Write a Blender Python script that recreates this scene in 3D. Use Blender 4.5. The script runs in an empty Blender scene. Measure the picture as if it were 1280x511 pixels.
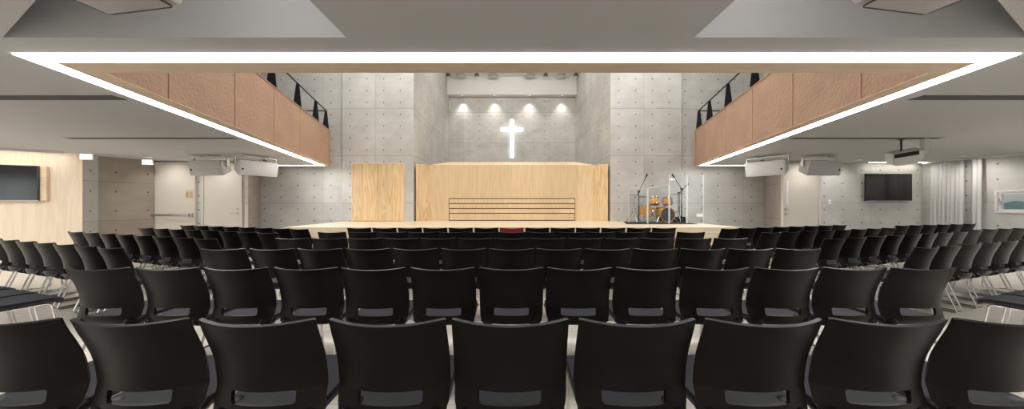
import bpy, bmesh, math, random
from mathutils import Vector, Matrix

random.seed(7)
SC = bpy.context.scene
COL = SC.collection
F = 400.0            # focal length in pixels of the 1280 x 511 frame
H = 1.35             # eye height
ZS = 2.68            # soffit under the balcony
PI = math.pi


def W(px, py, d):    # a point of the photograph at depth d -> a place in the hall
    return Vector(((px - 640) * d / F, d, H - (py - 255.5) * d / F))


# ------------------------------------------------------------------ materials
def new_mat(name):
    m = bpy.data.materials.new(name)
    m.use_nodes = True
    nt = m.node_tree
    return m, nt, nt.nodes['Principled BSDF']


def plain(name, col, rough=0.5, metal=0.0, spec=0.5, coat=0.0):
    m, nt, b = new_mat(name)
    b.inputs['Base Color'].default_value = (*col, 1)
    b.inputs['Roughness'].default_value = rough
    b.inputs['Metallic'].default_value = metal
    b.inputs['Specular IOR Level'].default_value = spec
    b.inputs['Coat Weight'].default_value = coat
    return m


def mottled(name, c1, c2, scale=6.0, rough=0.6, bump=0.0, bscale=60.0, spec=0.5, metal=0.0):
    m, nt, b = new_mat(name)
    N, L = nt.nodes, nt.links
    tc = N.new('ShaderNodeTexCoord')
    no = N.new('ShaderNodeTexNoise'); no.inputs['Scale'].default_value = scale; no.inputs['Detail'].default_value = 4
    L.new(tc.outputs['Object'], no.inputs['Vector'])
    mx = N.new('ShaderNodeMix'); mx.data_type = 'RGBA'
    mx.inputs['A'].default_value = (*c1, 1); mx.inputs['B'].default_value = (*c2, 1)
    L.new(no.outputs['Fac'], mx.inputs['Factor'])
    L.new(mx.outputs['Result'], b.inputs['Base Color'])
    b.inputs['Roughness'].default_value = rough
    b.inputs['Specular IOR Level'].default_value = spec
    b.inputs['Metallic'].default_value = metal
    if bump:
        n2 = N.new('ShaderNodeTexNoise'); n2.inputs['Scale'].default_value = bscale
        L.new(tc.outputs['Object'], n2.inputs['Vector'])
        bp = N.new('ShaderNodeBump'); bp.inputs['Strength'].default_value = bump; bp.inputs['Distance'].default_value = 0.01
        L.new(n2.outputs['Fac'], bp.inputs['Height'])
        L.new(bp.outputs['Normal'], b.inputs['Normal'])
    return m


def glow(name, col, strength):
    m, nt, b = new_mat(name)
    b.inputs['Base Color'].default_value = (*col, 1)
    b.inputs['Emission Color'].default_value = (*col, 1)
    b.inputs['Emission Strength'].default_value = strength
    return m


def math_node(nt, op, a, b=None, c=None):
    n = nt.nodes.new('ShaderNodeMath'); n.operation = op
    for i, v in enumerate((a, b, c)):
        if v is None:
            continue
        if isinstance(v, (int, float)):
            n.inputs[i].default_value = v
        else:
            nt.links.new(v, n.inputs[i])
    return n.outputs[0]


def concrete(name, c1, c2, su=0.6, sv=0.4225, v0=1.40, joint_v=1.69, joint_u=2.4):
    """cast concrete: cloudy grey, form tie holes on a grid, joints between the form boards (UV in metres)"""
    m, nt, b = new_mat(name)
    N, L = nt.nodes, nt.links
    uv = N.new('ShaderNodeUVMap'); sep = N.new('ShaderNodeSeparateXYZ')
    L.new(uv.outputs['UV'], sep.inputs[0])
    u, v = sep.outputs[0], sep.outputs[1]
    v = math_node(nt, 'SUBTRACT', v, v0)
    fu = math_node(nt, 'SUBTRACT', math_node(nt, 'FRACT', math_node(nt, 'DIVIDE', u, su)), 0.5)
    fv = math_node(nt, 'SUBTRACT', math_node(nt, 'FRACT', math_node(nt, 'DIVIDE', v, sv)), 0.5)
    du = math_node(nt, 'MULTIPLY', fu, su); dv = math_node(nt, 'MULTIPLY', fv, sv)
    dist = math_node(nt, 'SQRT', math_node(nt, 'ADD', math_node(nt, 'MULTIPLY', du, du), math_node(nt, 'MULTIPLY', dv, dv)))
    hole = math_node(nt, 'LESS_THAN', dist, 0.028)

    def line(x, per, w):
        f = math_node(nt, 'FRACT', math_node(nt, 'ADD', math_node(nt, 'DIVIDE', x, per), 0.5))
        return math_node(nt, 'LESS_THAN', math_node(nt, 'ABSOLUTE', math_node(nt, 'SUBTRACT', f, 0.5)), w / per)
    jv = line(v, joint_v, 0.012); ju = line(u, joint_u, 0.008)
    jo = math_node(nt, 'MAXIMUM', jv, ju)
    no = N.new('ShaderNodeTexNoise'); no.inputs['Scale'].default_value = 0.9; no.inputs['Detail'].default_value = 8
    no.inputs['Roughness'].default_value = 0.65
    L.new(uv.outputs['UV'], no.inputs['Vector'])
    mp = N.new('ShaderNodeMapping'); mp.inputs['Scale'].default_value = (0.8, 3.2, 1)
    L.new(uv.outputs['UV'], mp.inputs['Vector'])
    n2 = N.new('ShaderNodeTexNoise'); n2.inputs['Scale'].default_value = 1.6; n2.inputs['Detail'].default_value = 5
    L.new(mp.outputs[0], n2.inputs['Vector'])
    # panel to panel tone
    wn = N.new('ShaderNodeTexWhiteNoise'); wn.noise_dimensions = '2D'
    cmb = N.new('ShaderNodeCombineXYZ')
    L.new(math_node(nt, 'FLOOR', math_node(nt, 'DIVIDE', u, joint_u)), cmb.inputs[0])
    L.new(math_node(nt, 'FLOOR', math_node(nt, 'DIVIDE', v, joint_v)), cmb.inputs[1])
    L.new(cmb.outputs[0], wn.inputs['Vector'])
    fac = math_node(nt, 'ADD', math_node(nt, 'MULTIPLY', no.outputs['Fac'], 0.95), math_node(nt, 'MULTIPLY', n2.outputs['Fac'], 0.25))
    fac = math_node(nt, 'ADD', fac, math_node(nt, 'MULTIPLY', wn.outputs['Value'], 0.18))
    rg = N.new('ShaderNodeValToRGB')
    rg.color_ramp.elements[0].position = 0.38; rg.color_ramp.elements[0].color = (*c2, 1)
    rg.color_ramp.elements[1].position = 0.88; rg.color_ramp.elements[1].color = (*c1, 1)
    L.new(fac, rg.inputs[0])
    mx = N.new('ShaderNodeMix'); mx.data_type = 'RGBA'
    L.new(rg.outputs[0], mx.inputs['A']); mx.inputs['B'].default_value = (c2[0]*0.55, c2[1]*0.55, c2[2]*0.55, 1)
    L.new(math_node(nt, 'MULTIPLY', jo, 0.45), mx.inputs['Factor'])
    mh = N.new('ShaderNodeMix'); mh.data_type = 'RGBA'
    L.new(mx.outputs['Result'], mh.inputs['A']); mh.inputs['B'].default_value = (0.06, 0.055, 0.05, 1)
    L.new(math_node(nt, 'MULTIPLY', hole, 0.65), mh.inputs['Factor'])
    L.new(mh.outputs['Result'], b.inputs['Base Color'])
    b.inputs['Roughness'].default_value = 0.75
    b.inputs['Specular IOR Level'].default_value = 0.3
    bp = N.new('ShaderNodeBump'); bp.inputs['Strength'].default_value = 0.25; bp.inputs['Distance'].default_value = 0.01
    hgt = math_node(nt, 'SUBTRACT', math_node(nt, 'MULTIPLY', no.outputs['Fac'], 0.3), math_node(nt, 'MAXIMUM', hole, jo))
    L.new(hgt, bp.inputs['Height']); L.new(bp.outputs['Normal'], b.inputs['Normal'])
    return m


def wood(name, c1, c2, c3, grain=(9.0, 0.55), rough=0.5, board=0.0, along='v', seam=0.0, knots=0.5, seam_dark=0.5, spec=0.4, ring=0.6):
    """veneer with long cathedral grain; UV in metres, grain along v (or u)"""
    m, nt, b = new_mat(name)
    N, L = nt.nodes, nt.links
    uv = N.new('ShaderNodeUVMap')
    sep = N.new('ShaderNodeSeparateXYZ'); L.new(uv.outputs['UV'], sep.inputs[0])
    a, l = (sep.outputs[0], sep.outputs[1]) if along == 'v' else (sep.outputs[1], sep.outputs[0])
    cmb = N.new('ShaderNodeCombineXYZ')
    L.new(math_node(nt, 'MULTIPLY', a, grain[0]), cmb.inputs[0])
    L.new(math_node(nt, 'MULTIPLY', l, grain[1]), cmb.inputs[1])
    if board:
        L.new(math_node(nt, 'MULTIPLY', math_node(nt, 'FLOOR', math_node(nt, 'DIVIDE', a, board)), 7.3), cmb.inputs[2])
    no = N.new('ShaderNodeTexNoise'); no.inputs['Scale'].default_value = 1.0; no.inputs['Detail'].default_value = 3
    no.inputs['Distortion'].default_value = knots
    L.new(cmb.outputs[0], no.inputs['Vector'])
    rings = math_node(nt, 'FRACT', math_node(nt, 'MULTIPLY', no.outputs['Fac'], 7.0))
    rings = math_node(nt, 'ABSOLUTE', math_node(nt, 'SUBTRACT', rings, 0.5))
    fine = N.new('ShaderNodeTexNoise'); fine.inputs['Scale'].default_value = 1.0; fine.inputs['Detail'].default_value = 6
    c4 = N.new('ShaderNodeCombineXYZ')
    L.new(math_node(nt, 'MULTIPLY', a, 70.0), c4.inputs[0]); L.new(math_node(nt, 'MULTIPLY', l, 1.5), c4.inputs[1])
    L.new(c4.outputs[0], fine.inputs['Vector'])
    big = N.new('ShaderNodeTexNoise'); big.inputs['Scale'].default_value = 0.8; big.inputs['Detail'].default_value = 2
    L.new(uv.outputs['UV'], big.inputs['Vector'])
    fac = math_node(nt, 'ADD', math_node(nt, 'MULTIPLY', rings, ring), math_node(nt, 'MULTIPLY', fine.outputs['Fac'], 0.55))
    fac = math_node(nt, 'ADD', fac, math_node(nt, 'MULTIPLY', big.outputs['Fac'], 0.3))
    rg = N.new('ShaderNodeValToRGB')
    rg.color_ramp.elements[0].position = 0.25; rg.color_ramp.elements[0].color = (*c1, 1)
    rg.color_ramp.elements[1].position = 0.85; rg.color_ramp.elements[1].color = (*c3, 1)
    e = rg.color_ramp.elements.new(0.5); e.color = (*c2, 1)
    L.new(fac, rg.inputs[0])
    out = rg.outputs[0]
    if board:
        wn = N.new('ShaderNodeTexWhiteNoise'); wn.noise_dimensions = '1D'
        L.new(math_node(nt, 'FLOOR', math_node(nt, 'DIVIDE', a, board)), wn.inputs['W'])
        hs = N.new('ShaderNodeHueSaturation')
        L.new(math_node(nt, 'ADD', math_node(nt, 'MULTIPLY', wn.outputs['Value'], 0.16), 0.92), hs.inputs['Value'])
        L.new(out, hs.inputs['Color']); out = hs.outputs[0]
        if seam:
            f = math_node(nt, 'FRACT', math_node(nt, 'DIVIDE', a, board))
            sm = math_node(nt, 'LESS_THAN', math_node(nt, 'MINIMUM', f, math_node(nt, 'SUBTRACT', 1.0, f)), seam / board)
            mx = N.new('ShaderNodeMix'); mx.data_type = 'RGBA'
            L.new(out, mx.inputs['A']); mx.inputs['B'].default_value = (c3[0]*0.35, c3[1]*0.35, c3[2]*0.35, 1)
            L.new(math_node(nt, 'MULTIPLY', sm, seam_dark), mx.inputs['Factor']); out = mx.outputs['Result']
    L.new(out, b.inputs['Base Color'])
    b.inputs['Roughness'].default_value = rough
    b.inputs['Specular IOR Level'].default_value = spec
    return m


def leather(name):
    m, nt, b = new_mat(name)
    N, L = nt.nodes, nt.links
    uv = N.new('ShaderNodeUVMap')
    vo = N.new('ShaderNodeTexVoronoi'); vo.inputs['Scale'].default_value = 24.0; vo.feature = 'SMOOTH_F1'
    vo.inputs['Randomness'].default_value = 0.85
    L.new(uv.outputs['UV'], vo.inputs['Vector'])
    v2 = N.new('ShaderNodeTexNoise'); v2.inputs['Scale'].default_value = 1.6; v2.inputs['Detail'].default_value = 4
    L.new(uv.outputs['UV'], v2.inputs['Vector'])
    rg = N.new('ShaderNodeValToRGB')
    rg.color_ramp.elements[0].position = 0.3; rg.color_ramp.elements[0].color = (0.40, 0.255, 0.18, 1)
    rg.color_ramp.elements[1].position = 0.75; rg.color_ramp.elements[1].color = (0.47, 0.305, 0.215, 1)
    L.new(v2.outputs['Fac'], rg.inputs[0]); L.new(rg.outputs[0], b.inputs['Base Color'])
    bp = N.new('ShaderNodeBump'); bp.inputs['Strength'].default_value = 1.0; bp.inputs['Distance'].default_value = 0.010
    L.new(vo.outputs['Distance'], bp.inputs['Height']); L.new(bp.outputs['Normal'], b.inputs['Normal'])
    b.inputs['Roughness'].default_value = 0.5
    b.inputs['Specular IOR Level'].default_value = 0.35
    return m


def acrylic(name, tint=(0.97, 0.98, 0.98), refl=0.10):
    m, nt, b = new_mat(name)
    N, L = nt.nodes, nt.links
    tr = N.new('ShaderNodeBsdfTransparent'); tr.inputs['Color'].default_value = (*tint, 1)
    gl = N.new('ShaderNodeBsdfGlossy'); gl.inputs['Roughness'].default_value = 0.03
    fr = N.new('ShaderNodeLayerWeight'); fr.inputs['Blend'].default_value = 0.15
    mx = N.new('ShaderNodeMixShader')
    L.new(math_node(nt, 'ADD', math_node(nt, 'MULTIPLY', math_node(nt, 'POWER', fr.outputs['Facing'], 3.0), 0.5), refl), mx.inputs[0])
    L.new(tr.outputs[0], mx.inputs[1]); L.new(gl.outputs[0], mx.inputs[2])
    L.new(mx.outputs[0], N['Material Output'].inputs['Surface'])
    return m


M = {}
M['plastic'] = mottled('black_plastic', (0.0038, 0.0028, 0.0023), (0.0052, 0.0038, 0.0031), 9.0, 0.34, 0.08, 400.0, 0.17)
M['plastic_edge'] = plain('black_plastic_shell', (0.012, 0.0105, 0.0095), 0.38)
M['fabric'] = mottled('charcoal_seat_cloth', (0.0065, 0.0070, 0.0108), (0.0105, 0.011, 0.016), 40.0, 0.6, 0.3, 300.0, 0.22)
M['red'] = mottled('red_cloth', (0.24, 0.018, 0.03), (0.30, 0.025, 0.04), 20.0, 0.8, 0.3, 200.0)
M['chrome'] = plain('chrome', (0.72, 0.71, 0.70), 0.18, 1.0)
M['steel'] = mottled('brushed_steel', (0.45, 0.44, 0.42), (0.55, 0.54, 0.52), 30.0, 0.35, 0, 60, 0.5, 1.0)
M['concrete'] = concrete('cast_concrete', (0.62, 0.61, 0.58), (0.40, 0.392, 0.368))
M['concrete_shaded'] = concrete('cast_concrete_shaded', (0.40, 0.35, 0.30), (0.27, 0.23, 0.195), 0.62, 0.545, 1.9875, 1.09, 4.0)  # pier and return walls: their shade is put into a darker concrete
M['concrete_lit'] = concrete('cast_concrete_lit', (0.62, 0.62, 0.61), (0.46, 0.46, 0.45), 0.42, 0.545, 1.9875, 1.09, 4.0)  # same concrete for the pier end, with its light put into the colour
M['soffit'] = mottled('soffit_paint', (0.57, 0.572, 0.578), (0.59, 0.592, 0.598), 1.2, 0.8, 0.05, 200.0, 0.2)
M['white_paint'] = mottled('white_wall_paint', (0.74, 0.73, 0.70), (0.77, 0.76, 0.73), 1.2, 0.7, 0.05, 150.0, 0.3)
M['door_paint'] = mottled('cream_door_paint', (0.66, 0.62, 0.55), (0.68, 0.64, 0.57), 0.8, 0.5, 0.03, 150.0, 0.35)
M['ply'] = wood('pine_plywood', (0.75, 0.56, 0.345), (0.79, 0.605, 0.385), (0.69, 0.485, 0.27), (4.5, 0.30), 0.45, 1.22, 'v', 0.0, 0.25)
M['ply_rich'] = wood('pine_plywood_figured', (0.74, 0.55, 0.32), (0.78, 0.595, 0.36), (0.63, 0.40, 0.185), (5.0, 0.42), 0.45, 0.91, 'v', 0.0, 0.6, 0.5, 0.4, 0.75)
M['ply_pale'] = wood('birch_plywood', (0.80, 0.68, 0.52), (0.82, 0.71, 0.56), (0.75, 0.61, 0.45), (3.5, 0.3), 0.42, 1.22, 'v', 0.0, 0.25)
M['oak'] = wood('oak_board', (0.82, 0.64, 0.47), (0.86, 0.69, 0.52), (0.75, 0.57, 0.405), (9.0, 0.7), 0.5, 0.30, 'u', 0.0, 0.6)
M['stage_wood'] = wood('maple_stage_boards', (0.66, 0.56, 0.42), (0.70, 0.60, 0.45), (0.60, 0.49, 0.35), (6.0, 0.5), 0.38, 0.12, 'u', 0.003, 0.4, 0.4)
M['floor'] = wood('pale_floor_boards', (0.60, 0.555, 0.49), (0.65, 0.60, 0.53), (0.53, 0.48, 0.415), (7.0, 0.5), 0.30, 0.18, 'u', 0.003, 0.5, 0.5)
M['leather'] = leather('tan_leather')
M['seam'] = plain('tan_leather_welt', (0.55, 0.35, 0.24), 0.5)
M['dark_metal'] = plain('dark_steel', (0.012, 0.013, 0.018), 0.4, 0.2)
M['black'] = plain('black_matt', (0.01, 0.01, 0.01), 0.7)
M['gap'] = plain('dark_gap', (0.10, 0.095, 0.09), 0.8)
M['groove'] = plain('brown_groove', (0.15, 0.075, 0.035), 0.8)
M['screen'] = plain('tv_glass', (0.012, 0.012, 0.013), 0.13, 0.0, 0.5)
M['bezel'] = plain('tv_bezel', (0.02, 0.02, 0.02), 0.35)
M['silver'] = plain('silver_trim', (0.5, 0.5, 0.5), 0.3, 0.8)
M['led'] = glow('white_led_diffuser', (0.97, 0.985, 1.0), 21.0)
M['cross'] = glow('white_cross_face', (0.97, 0.98, 1.0), 1.7)
M['led_end'] = glow('white_led_end_diffuser', (1.0, 0.985, 0.96), 7.0)
M['lamp'] = glow('downlight_lens', (1.0, 0.95, 0.88), 1.5)
M['cove'] = glow('cove_led', (1.0, 0.94, 0.86), 14.0)
M['exit'] = glow('exit_sign_face', (0.86, 0.97, 1.0), 0.75)
M['exit_mark'] = glow('exit_sign_mark', (0.30, 0.62, 0.58), 0.6)
M['curtain'] = mottled('grey_curtain', (0.60, 0.59, 0.58), (0.64, 0.63, 0.62), 2.0, 0.85, 0.2, 300.0, 0.2)
M['speaker'] = mottled('white_speaker_shell', (0.60, 0.585, 0.565), (0.64, 0.625, 0.60), 5.0, 0.45)
M['grille'] = mottled('white_speaker_grille', (0.52, 0.505, 0.49), (0.60, 0.585, 0.57), 500.0, 0.6, 0.4, 600.0)
M['window_frame'] = plain('white_window_frame', (0.72, 0.71, 0.69), 0.4)
M['glass'] = acrylic('window_glass', (0.93, 0.97, 0.98), 0.03)
M['acrylic'] = acrylic('clear_acrylic', (0.95, 0.965, 0.97), 0.025)
M['acrylic_edge'] = plain('bright_acrylic_edge', (0.86, 0.87, 0.86), 0.2)
M['drum_wood'] = wood('honey_maple_lacquer', (0.70, 0.36, 0.09), (0.78, 0.43, 0.13), (0.60, 0.28, 0.06), (8.0, 2.0), 0.25, 0, 'u', 0, 0.6)
M['drum_head'] = plain('drum_head', (0.72, 0.70, 0.66), 0.4)
M['drum_head_dark'] = plain('dark_drum_head', (0.09, 0.09, 0.10), 0.3)
M['brass'] = plain('cymbal_bronze', (0.42, 0.33, 0.18), 0.3, 1.0)
M['rug'] = mottled('black_rug', (0.014, 0.014, 0.016), (0.025, 0.025, 0.028), 40, 0.95, 0.5, 300)
M['paper'] = plain('white_paper', (0.85, 0.85, 0.84), 0.6)
M['tan_paper'] = mottled('tan_notice', (0.60, 0.46, 0.30), (0.66, 0.52, 0.36), 20, 0.6)
M['tan_print'] = plain('brown_print', (0.36, 0.24, 0.14), 0.6)
M['leaf'] = mottled('hedge_leaf', (0.42, 0.50, 0.38), (0.58, 0.63, 0.54), 9, 0.7, 0.5, 20)
M['ground'] = mottled('outside_paving', (0.4, 0.4, 0.38), (0.5, 0.5, 0.48), 3, 0.9)


# ------------------------------------------------------------------ mesh helpers
def add_box(bm, cx, cy, cz, sx, sy, sz, rz=0.0, bev=0.0):
    r = bmesh.ops.create_cube(bm, size=1.0)
    vs = r['verts']
    bmesh.ops.scale(bm, vec=(sx, sy, sz), verts=vs)
    if bev:
        es = list({e for v in vs for e in v.link_edges})
        r2 = bmesh.ops.bevel(bm, geom=es, offset=bev, segments=2, affect='EDGES', profile=0.5)
        vs = list({v for v in r2['verts']} | {v for v in vs if v.is_valid})
    if rz:
        bmesh.ops.rotate(bm, cent=(0, 0, 0), matrix=Matrix.Rotation(rz, 3, 'Z'), verts=vs)
    bmesh.ops.translate(bm, vec=(cx, cy, cz), verts=vs)
    return vs


def add_prism(bm, pts, z0, z1):
    """plan polygon pts extruded from z0 to z1"""
    lo = [bm.verts.new((p[0], p[1], z0)) for p in pts]
    hi = [bm.verts.new((p[0], p[1], z1)) for p in pts]
    n = len(pts)
    bm.faces.new(lo[::-1]); bm.faces.new(hi)
    for i in range(n):
        j = (i + 1) % n
        bm.faces.new((lo[i], lo[j], hi[j], hi[i]))


def add_lathe(bm, prof, seg=24, mat=None):
    """profile of (r, z); closed at the axis when r is 0"""
    rings = []
    for r, z in prof:
        if r < 1e-6:
            rings.append([bm.verts.new((0, 0, z))])
        else:
            rings.append([bm.verts.new((r * math.cos(2*PI*k/seg), r * math.sin(2*PI*k/seg), z)) for k in range(seg)])
    new = [v for r in rings for v in r]
    for a, b in zip(rings, rings[1:]):
        if len(a) == 1 and len(b) == 1:
            continue
        for k in range(seg):
            j = (k + 1) % seg
            if len(a) == 1:
                bm.faces.new((a[0], b[j], b[k]))
            elif len(b) == 1:
                bm.faces.new((a[k], a[j], b[0]))
            else:
                bm.faces.new((a[k], a[j], b[j], b[k]))
    if mat is not None:
        bmesh.ops.transform(bm, matrix=mat, verts=new)
    return new


def fillet(pts, r, closed, seg=5):
    out = []
    n = len(pts)
    for i, p in enumerate(pts):
        p = Vector(p)
        if not closed and i in (0, n - 1):
            out.append(p); continue
        a = Vector(pts[i - 1]); c = Vector(pts[(i + 1) % n])
        d1 = (a - p); d2 = (c - p)
        rr = min(r, d1.length * 0.45, d2.length * 0.45)
        s = p + d1.normalized() * rr; e = p + d2.normalized() * rr
        for k in range(seg + 1):
            t = k / seg
            out.append(s * (1 - t) ** 2 + p * 2 * t * (1 - t) + e * t ** 2)
    return out


def add_tube(bm, pts, r, closed=False, fil=0.0, seg=8, rads=None):
    pts = fillet(pts, fil, closed) if fil else [Vector(p) for p in pts]
    n = len(pts)
    rings = []
    nrm = None
    for i, p in enumerate(pts):
        if closed:
            t = (pts[(i + 1) % n] - pts[i - 1]).normalized()
        else:
            t = (pts[min(i + 1, n - 1)] - pts[max(i - 1, 0)]).normalized()
        if nrm is None:
            up = Vector((0, 0, 1)) if abs(t.z) < 0.9 else Vector((1, 0, 0))
            nrm = t.cross(up).normalized()
        else:
            nrm = (nrm - t * nrm.dot(t)).normalized()
        b = t.cross(nrm)
        rr = rads[i] if rads else r
        rings.append([bm.verts.new(p + nrm * rr * math.cos(2*PI*k/seg) + b * rr * math.sin(2*PI*k/seg)) for k in range(seg)])
    m = n if closed else n - 1
    for i in range(m):
        a, b = rings[i], rings[(i + 1) % n]
        off = 0
        if closed and i == n - 1:   # find the best twist for the closing ring
            off = min(range(seg), key=lambda o: sum((a[k].co - b[(k + o) % seg].co).length for k in range(seg)))
        for k in range(seg):
            j = (k + 1) % seg
            bm.faces.new((a[k], a[j], b[(j + off) % seg], b[(k + off) % seg]))
    if not closed:
        bm.faces.new(rings[0][::-1]); bm.faces.new(rings[-1])


def add_cyl(bm, p0, p1, r, seg=16, r2=None):
    add_tube(bm, [p0, p1], r, seg=seg, rads=[r, r if r2 is None else r2])


def uv_metres(bm, uo=0.0):
    """box projection in metres: u runs along the wall, v is height"""
    bm.normal_update()
    ly = bm.loops.layers.uv.verify()
    for f in bm.faces:
        n = f.normal
        if abs(n.z) > 0.75:
            for lo in f.loops:
                lo[ly].uv = (lo.vert.co.x + uo, lo.vert.co.y)
        else:
            t = Vector((-n.y, n.x, 0)).normalized()
            for lo in f.loops:
                lo[ly].uv = (lo.vert.co.dot(t) + uo, lo.vert.co.z)


def mesh_data(name, bm, mat, smooth=True, uo=0.0, angle=35):
    bmesh.ops.recalc_face_normals(bm, faces=bm.faces)
    uv_metres(bm, uo)
    me = bpy.data.meshes.new(name)
    bm.to_mesh(me); bm.free()
    me.materials.append(M[mat] if isinstance(mat, str) else mat)
    if smooth:
        me.shade_smooth()
        me.set_sharp_from_angle(angle=math.radians(angle))
    return me


def obj(name, bm, mat, parent=None, smooth=True, uo=0.0, loc=None):
    o = bpy.data.objects.new(name, mesh_data(name, bm, mat, smooth, uo))
    COL.objects.link(o)
    if parent is not None:
        o.parent = parent
    if loc is not None:
        o.location = loc
    return o


def tag(o, label, cat, group=None):
    o['label'] = label; o['category'] = cat
    if group:
        o['group'] = group
    return o


def thing(name, label, cat, loc=(0, 0, 0), rz=0.0, group=None):
    o = bpy.data.objects.new(name, None)
    COL.objects.link(o)
    o.empty_display_size = 0.1
    o.location = loc; o.rotation_euler = (0, 0, rz)
    return tag(o, label, cat, group)


def struct(name, bm, mat, label=None, cat=None, smooth=False, uo=0.0):
    o = obj(name, bm, mat, None, smooth, uo)
    o['kind'] = 'structure'
    o['label'] = label; o['category'] = cat
    return o


def children(o):
    return [c for c in bpy.data.objects if c.parent == o]


def dup_tree(root, parts, loc, rz):
    r = root.copy(); COL.objects.link(r)
    r.location = loc; r.rotation_euler = (0, 0, rz)
    for c in parts:
        d = c.copy(); COL.objects.link(d); d.parent = r
    return r


def B():
    return bmesh.new()


def quad_mesh(pts):
    bm = B()
    bm.faces.new([bm.verts.new(p) for p in pts])
    return bm


ORD = ['first', 'second', 'third', 'fourth', 'fifth', 'sixth', 'seventh', 'eighth', 'ninth', 'tenth', 'eleventh', 'twelfth', 'thirteenth']

# ------------------------------------------------------------------ plan of the hall
D_FIN = 11.43
D_SIDE = 11.50
D_DOOR = 9.75
X_FIN = 3.515
X_OUT = 6.06
D_BACK = 17.8
ST_Z = 0.75
D_STAGE = 8.42
D_END = 10.97
Z_TOP = 8.3
XW = 13.2

bm = B(); add_prism(bm, [(-13.4, -4.2), (13.4, -4.2), (13.4, 12.2), (-13.4, 12.2)], -0.2, 0.0)
struct('floor', bm, 'floor', 'pale wooden floor under all the rows of chairs', 'floor')


def wall(name, pts, z0, z1, mat, label, uo=0.0, th=0.22, flip=False):
    """one straight stretch of wall: its seen face runs from pts[0] to pts[1], thickness goes behind"""
    a, b_ = Vector((*pts[0], 0)), Vector((*pts[1], 0))
    t = (b_ - a).normalized()
    n = Vector((-t.y, t.x, 0)) * (-1 if flip else 1)
    bm = B()
    add_prism(bm, [a[:2], b_[:2], (b_ + n * th)[:2], (a + n * th)[:2]], z0, z1)
    return struct(name, bm, mat, label, 'wall', uo=uo - (a.dot(t)))


# fins beside the stage and the recess behind it
bm = B(); add_prism(bm, [(-X_OUT, D_FIN), (-X_FIN, D_FIN), (-X_FIN, D_BACK + 0.2), (-X_OUT, D_BACK + 0.2)], 0, Z_TOP)
struct('wall_fin_left', bm, 'concrete', 'concrete pier wall left of the stage recess, with the wooden double door', 'wall', uo=0.085)
bm = B(); add_prism(bm, [(X_FIN, D_FIN), (X_OUT, D_FIN), (X_OUT, D_BACK + 0.2), (X_FIN, D_BACK + 0.2)], 0, Z_TOP)
struct('wall_fin_right', bm, 'concrete', 'concrete pier wall right of the stage recess, behind the drum kit', 'wall', uo=0.085)
bm = B(); add_prism(bm, [(-X_FIN, D_BACK), (X_FIN, D_BACK), (X_FIN, D_BACK + 0.2), (-X_FIN, D_BACK + 0.2)], 0, Z_TOP)
struct('wall_back', bm, 'concrete', 'concrete back wall behind the glowing cross', 'wall', uo=0.3)
Z_BULK = 7.33
bm = B(); add_prism(bm, [(-X_FIN, 17.4), (X_FIN, 17.4), (X_FIN, D_BACK), (-X_FIN, D_BACK)], Z_BULK, Z_TOP)
struct('ceiling_bulkhead', bm, 'white_paint', 'white bulkhead along the top of the wall behind the cross', 'ceiling')

# side walls beyond the balcony ends, then stepping towards the room
wall('wall_front_left', [(-9.05, D_SIDE), (-X_OUT, D_SIDE)], 0, Z_TOP, 'concrete', 'concrete wall left of the stage, under the balcony end', 0.15)
wall('wall_front_right', [(X_OUT, D_SIDE), (9.05, D_SIDE)], 0, Z_TOP, 'concrete', 'concrete wall right of the stage, under the balcony end', 0.15)
for sd, nm in ((-1, 'left'), (1, 'right')):
    bm = B(); add_prism(bm, [(sd * 8.205, 9.765), (sd * 9.05, D_SIDE), (sd * 9.30, D_SIDE), (sd * 8.46, 9.83)], 0, ZS + 0.3)
    struct('wall_return_' + nm, bm, 'concrete_shaded', 'narrow concrete return wall %s of the cream door behind the loudspeakers' % ('right' if sd < 0 else 'left'), 'wall', uo=0.2)
wall('wall_door_left', [(-11.0, D_DOOR + 0.06), (-8.27, D_DOOR + 0.06)], 0, ZS + 0.3, 'concrete', 'concrete wall around the two cream doors on the left', 0.1)
wall('wall_pier_left', [(-11.36, 8.79), (-10.9, D_DOOR)], 0, ZS + 0.3, 'concrete_shaded', 'short shade-toned concrete wall left of the doors', 0.0)
wall('wall_pier_end_left', [(-11.25, 8.38), (-11.36, 8.79)], 0, ZS + 0.3, 'concrete_lit', 'narrow concrete end of the pier, toned as lit, beside the plywood wall', 0.0)
wl = wall('wall_plywood_left', [(-15.2, 6.34), (-11.25, 8.38)], 0, ZS + 0.3, 'ply_pale', 'pale plywood wall on the left carrying a television', 0.0)
wall('wall_side_left', [(-13.3, -4.2), (-13.3, 7.4)], 0, ZS + 0.3, 'white_paint', 'white wall along the left of the hall', 0.0)
bm = B(); add_prism(bm, [(8.20, D_DOOR), (9.40, D_DOOR), (9.40, 10.32), (8.52, 10.32)], 0, ZS + 0.3)
struct('wall_door_right', bm, 'white_paint', 'white boxed-out wall around the cream door on the right', 'wall')
wall('wall_tv_right', [(9.40, 10.3), (XW + 0.2, 10.3)], 0, ZS + 0.3, 'concrete', 'concrete wall on the right carrying a television', 0.25)
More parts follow.
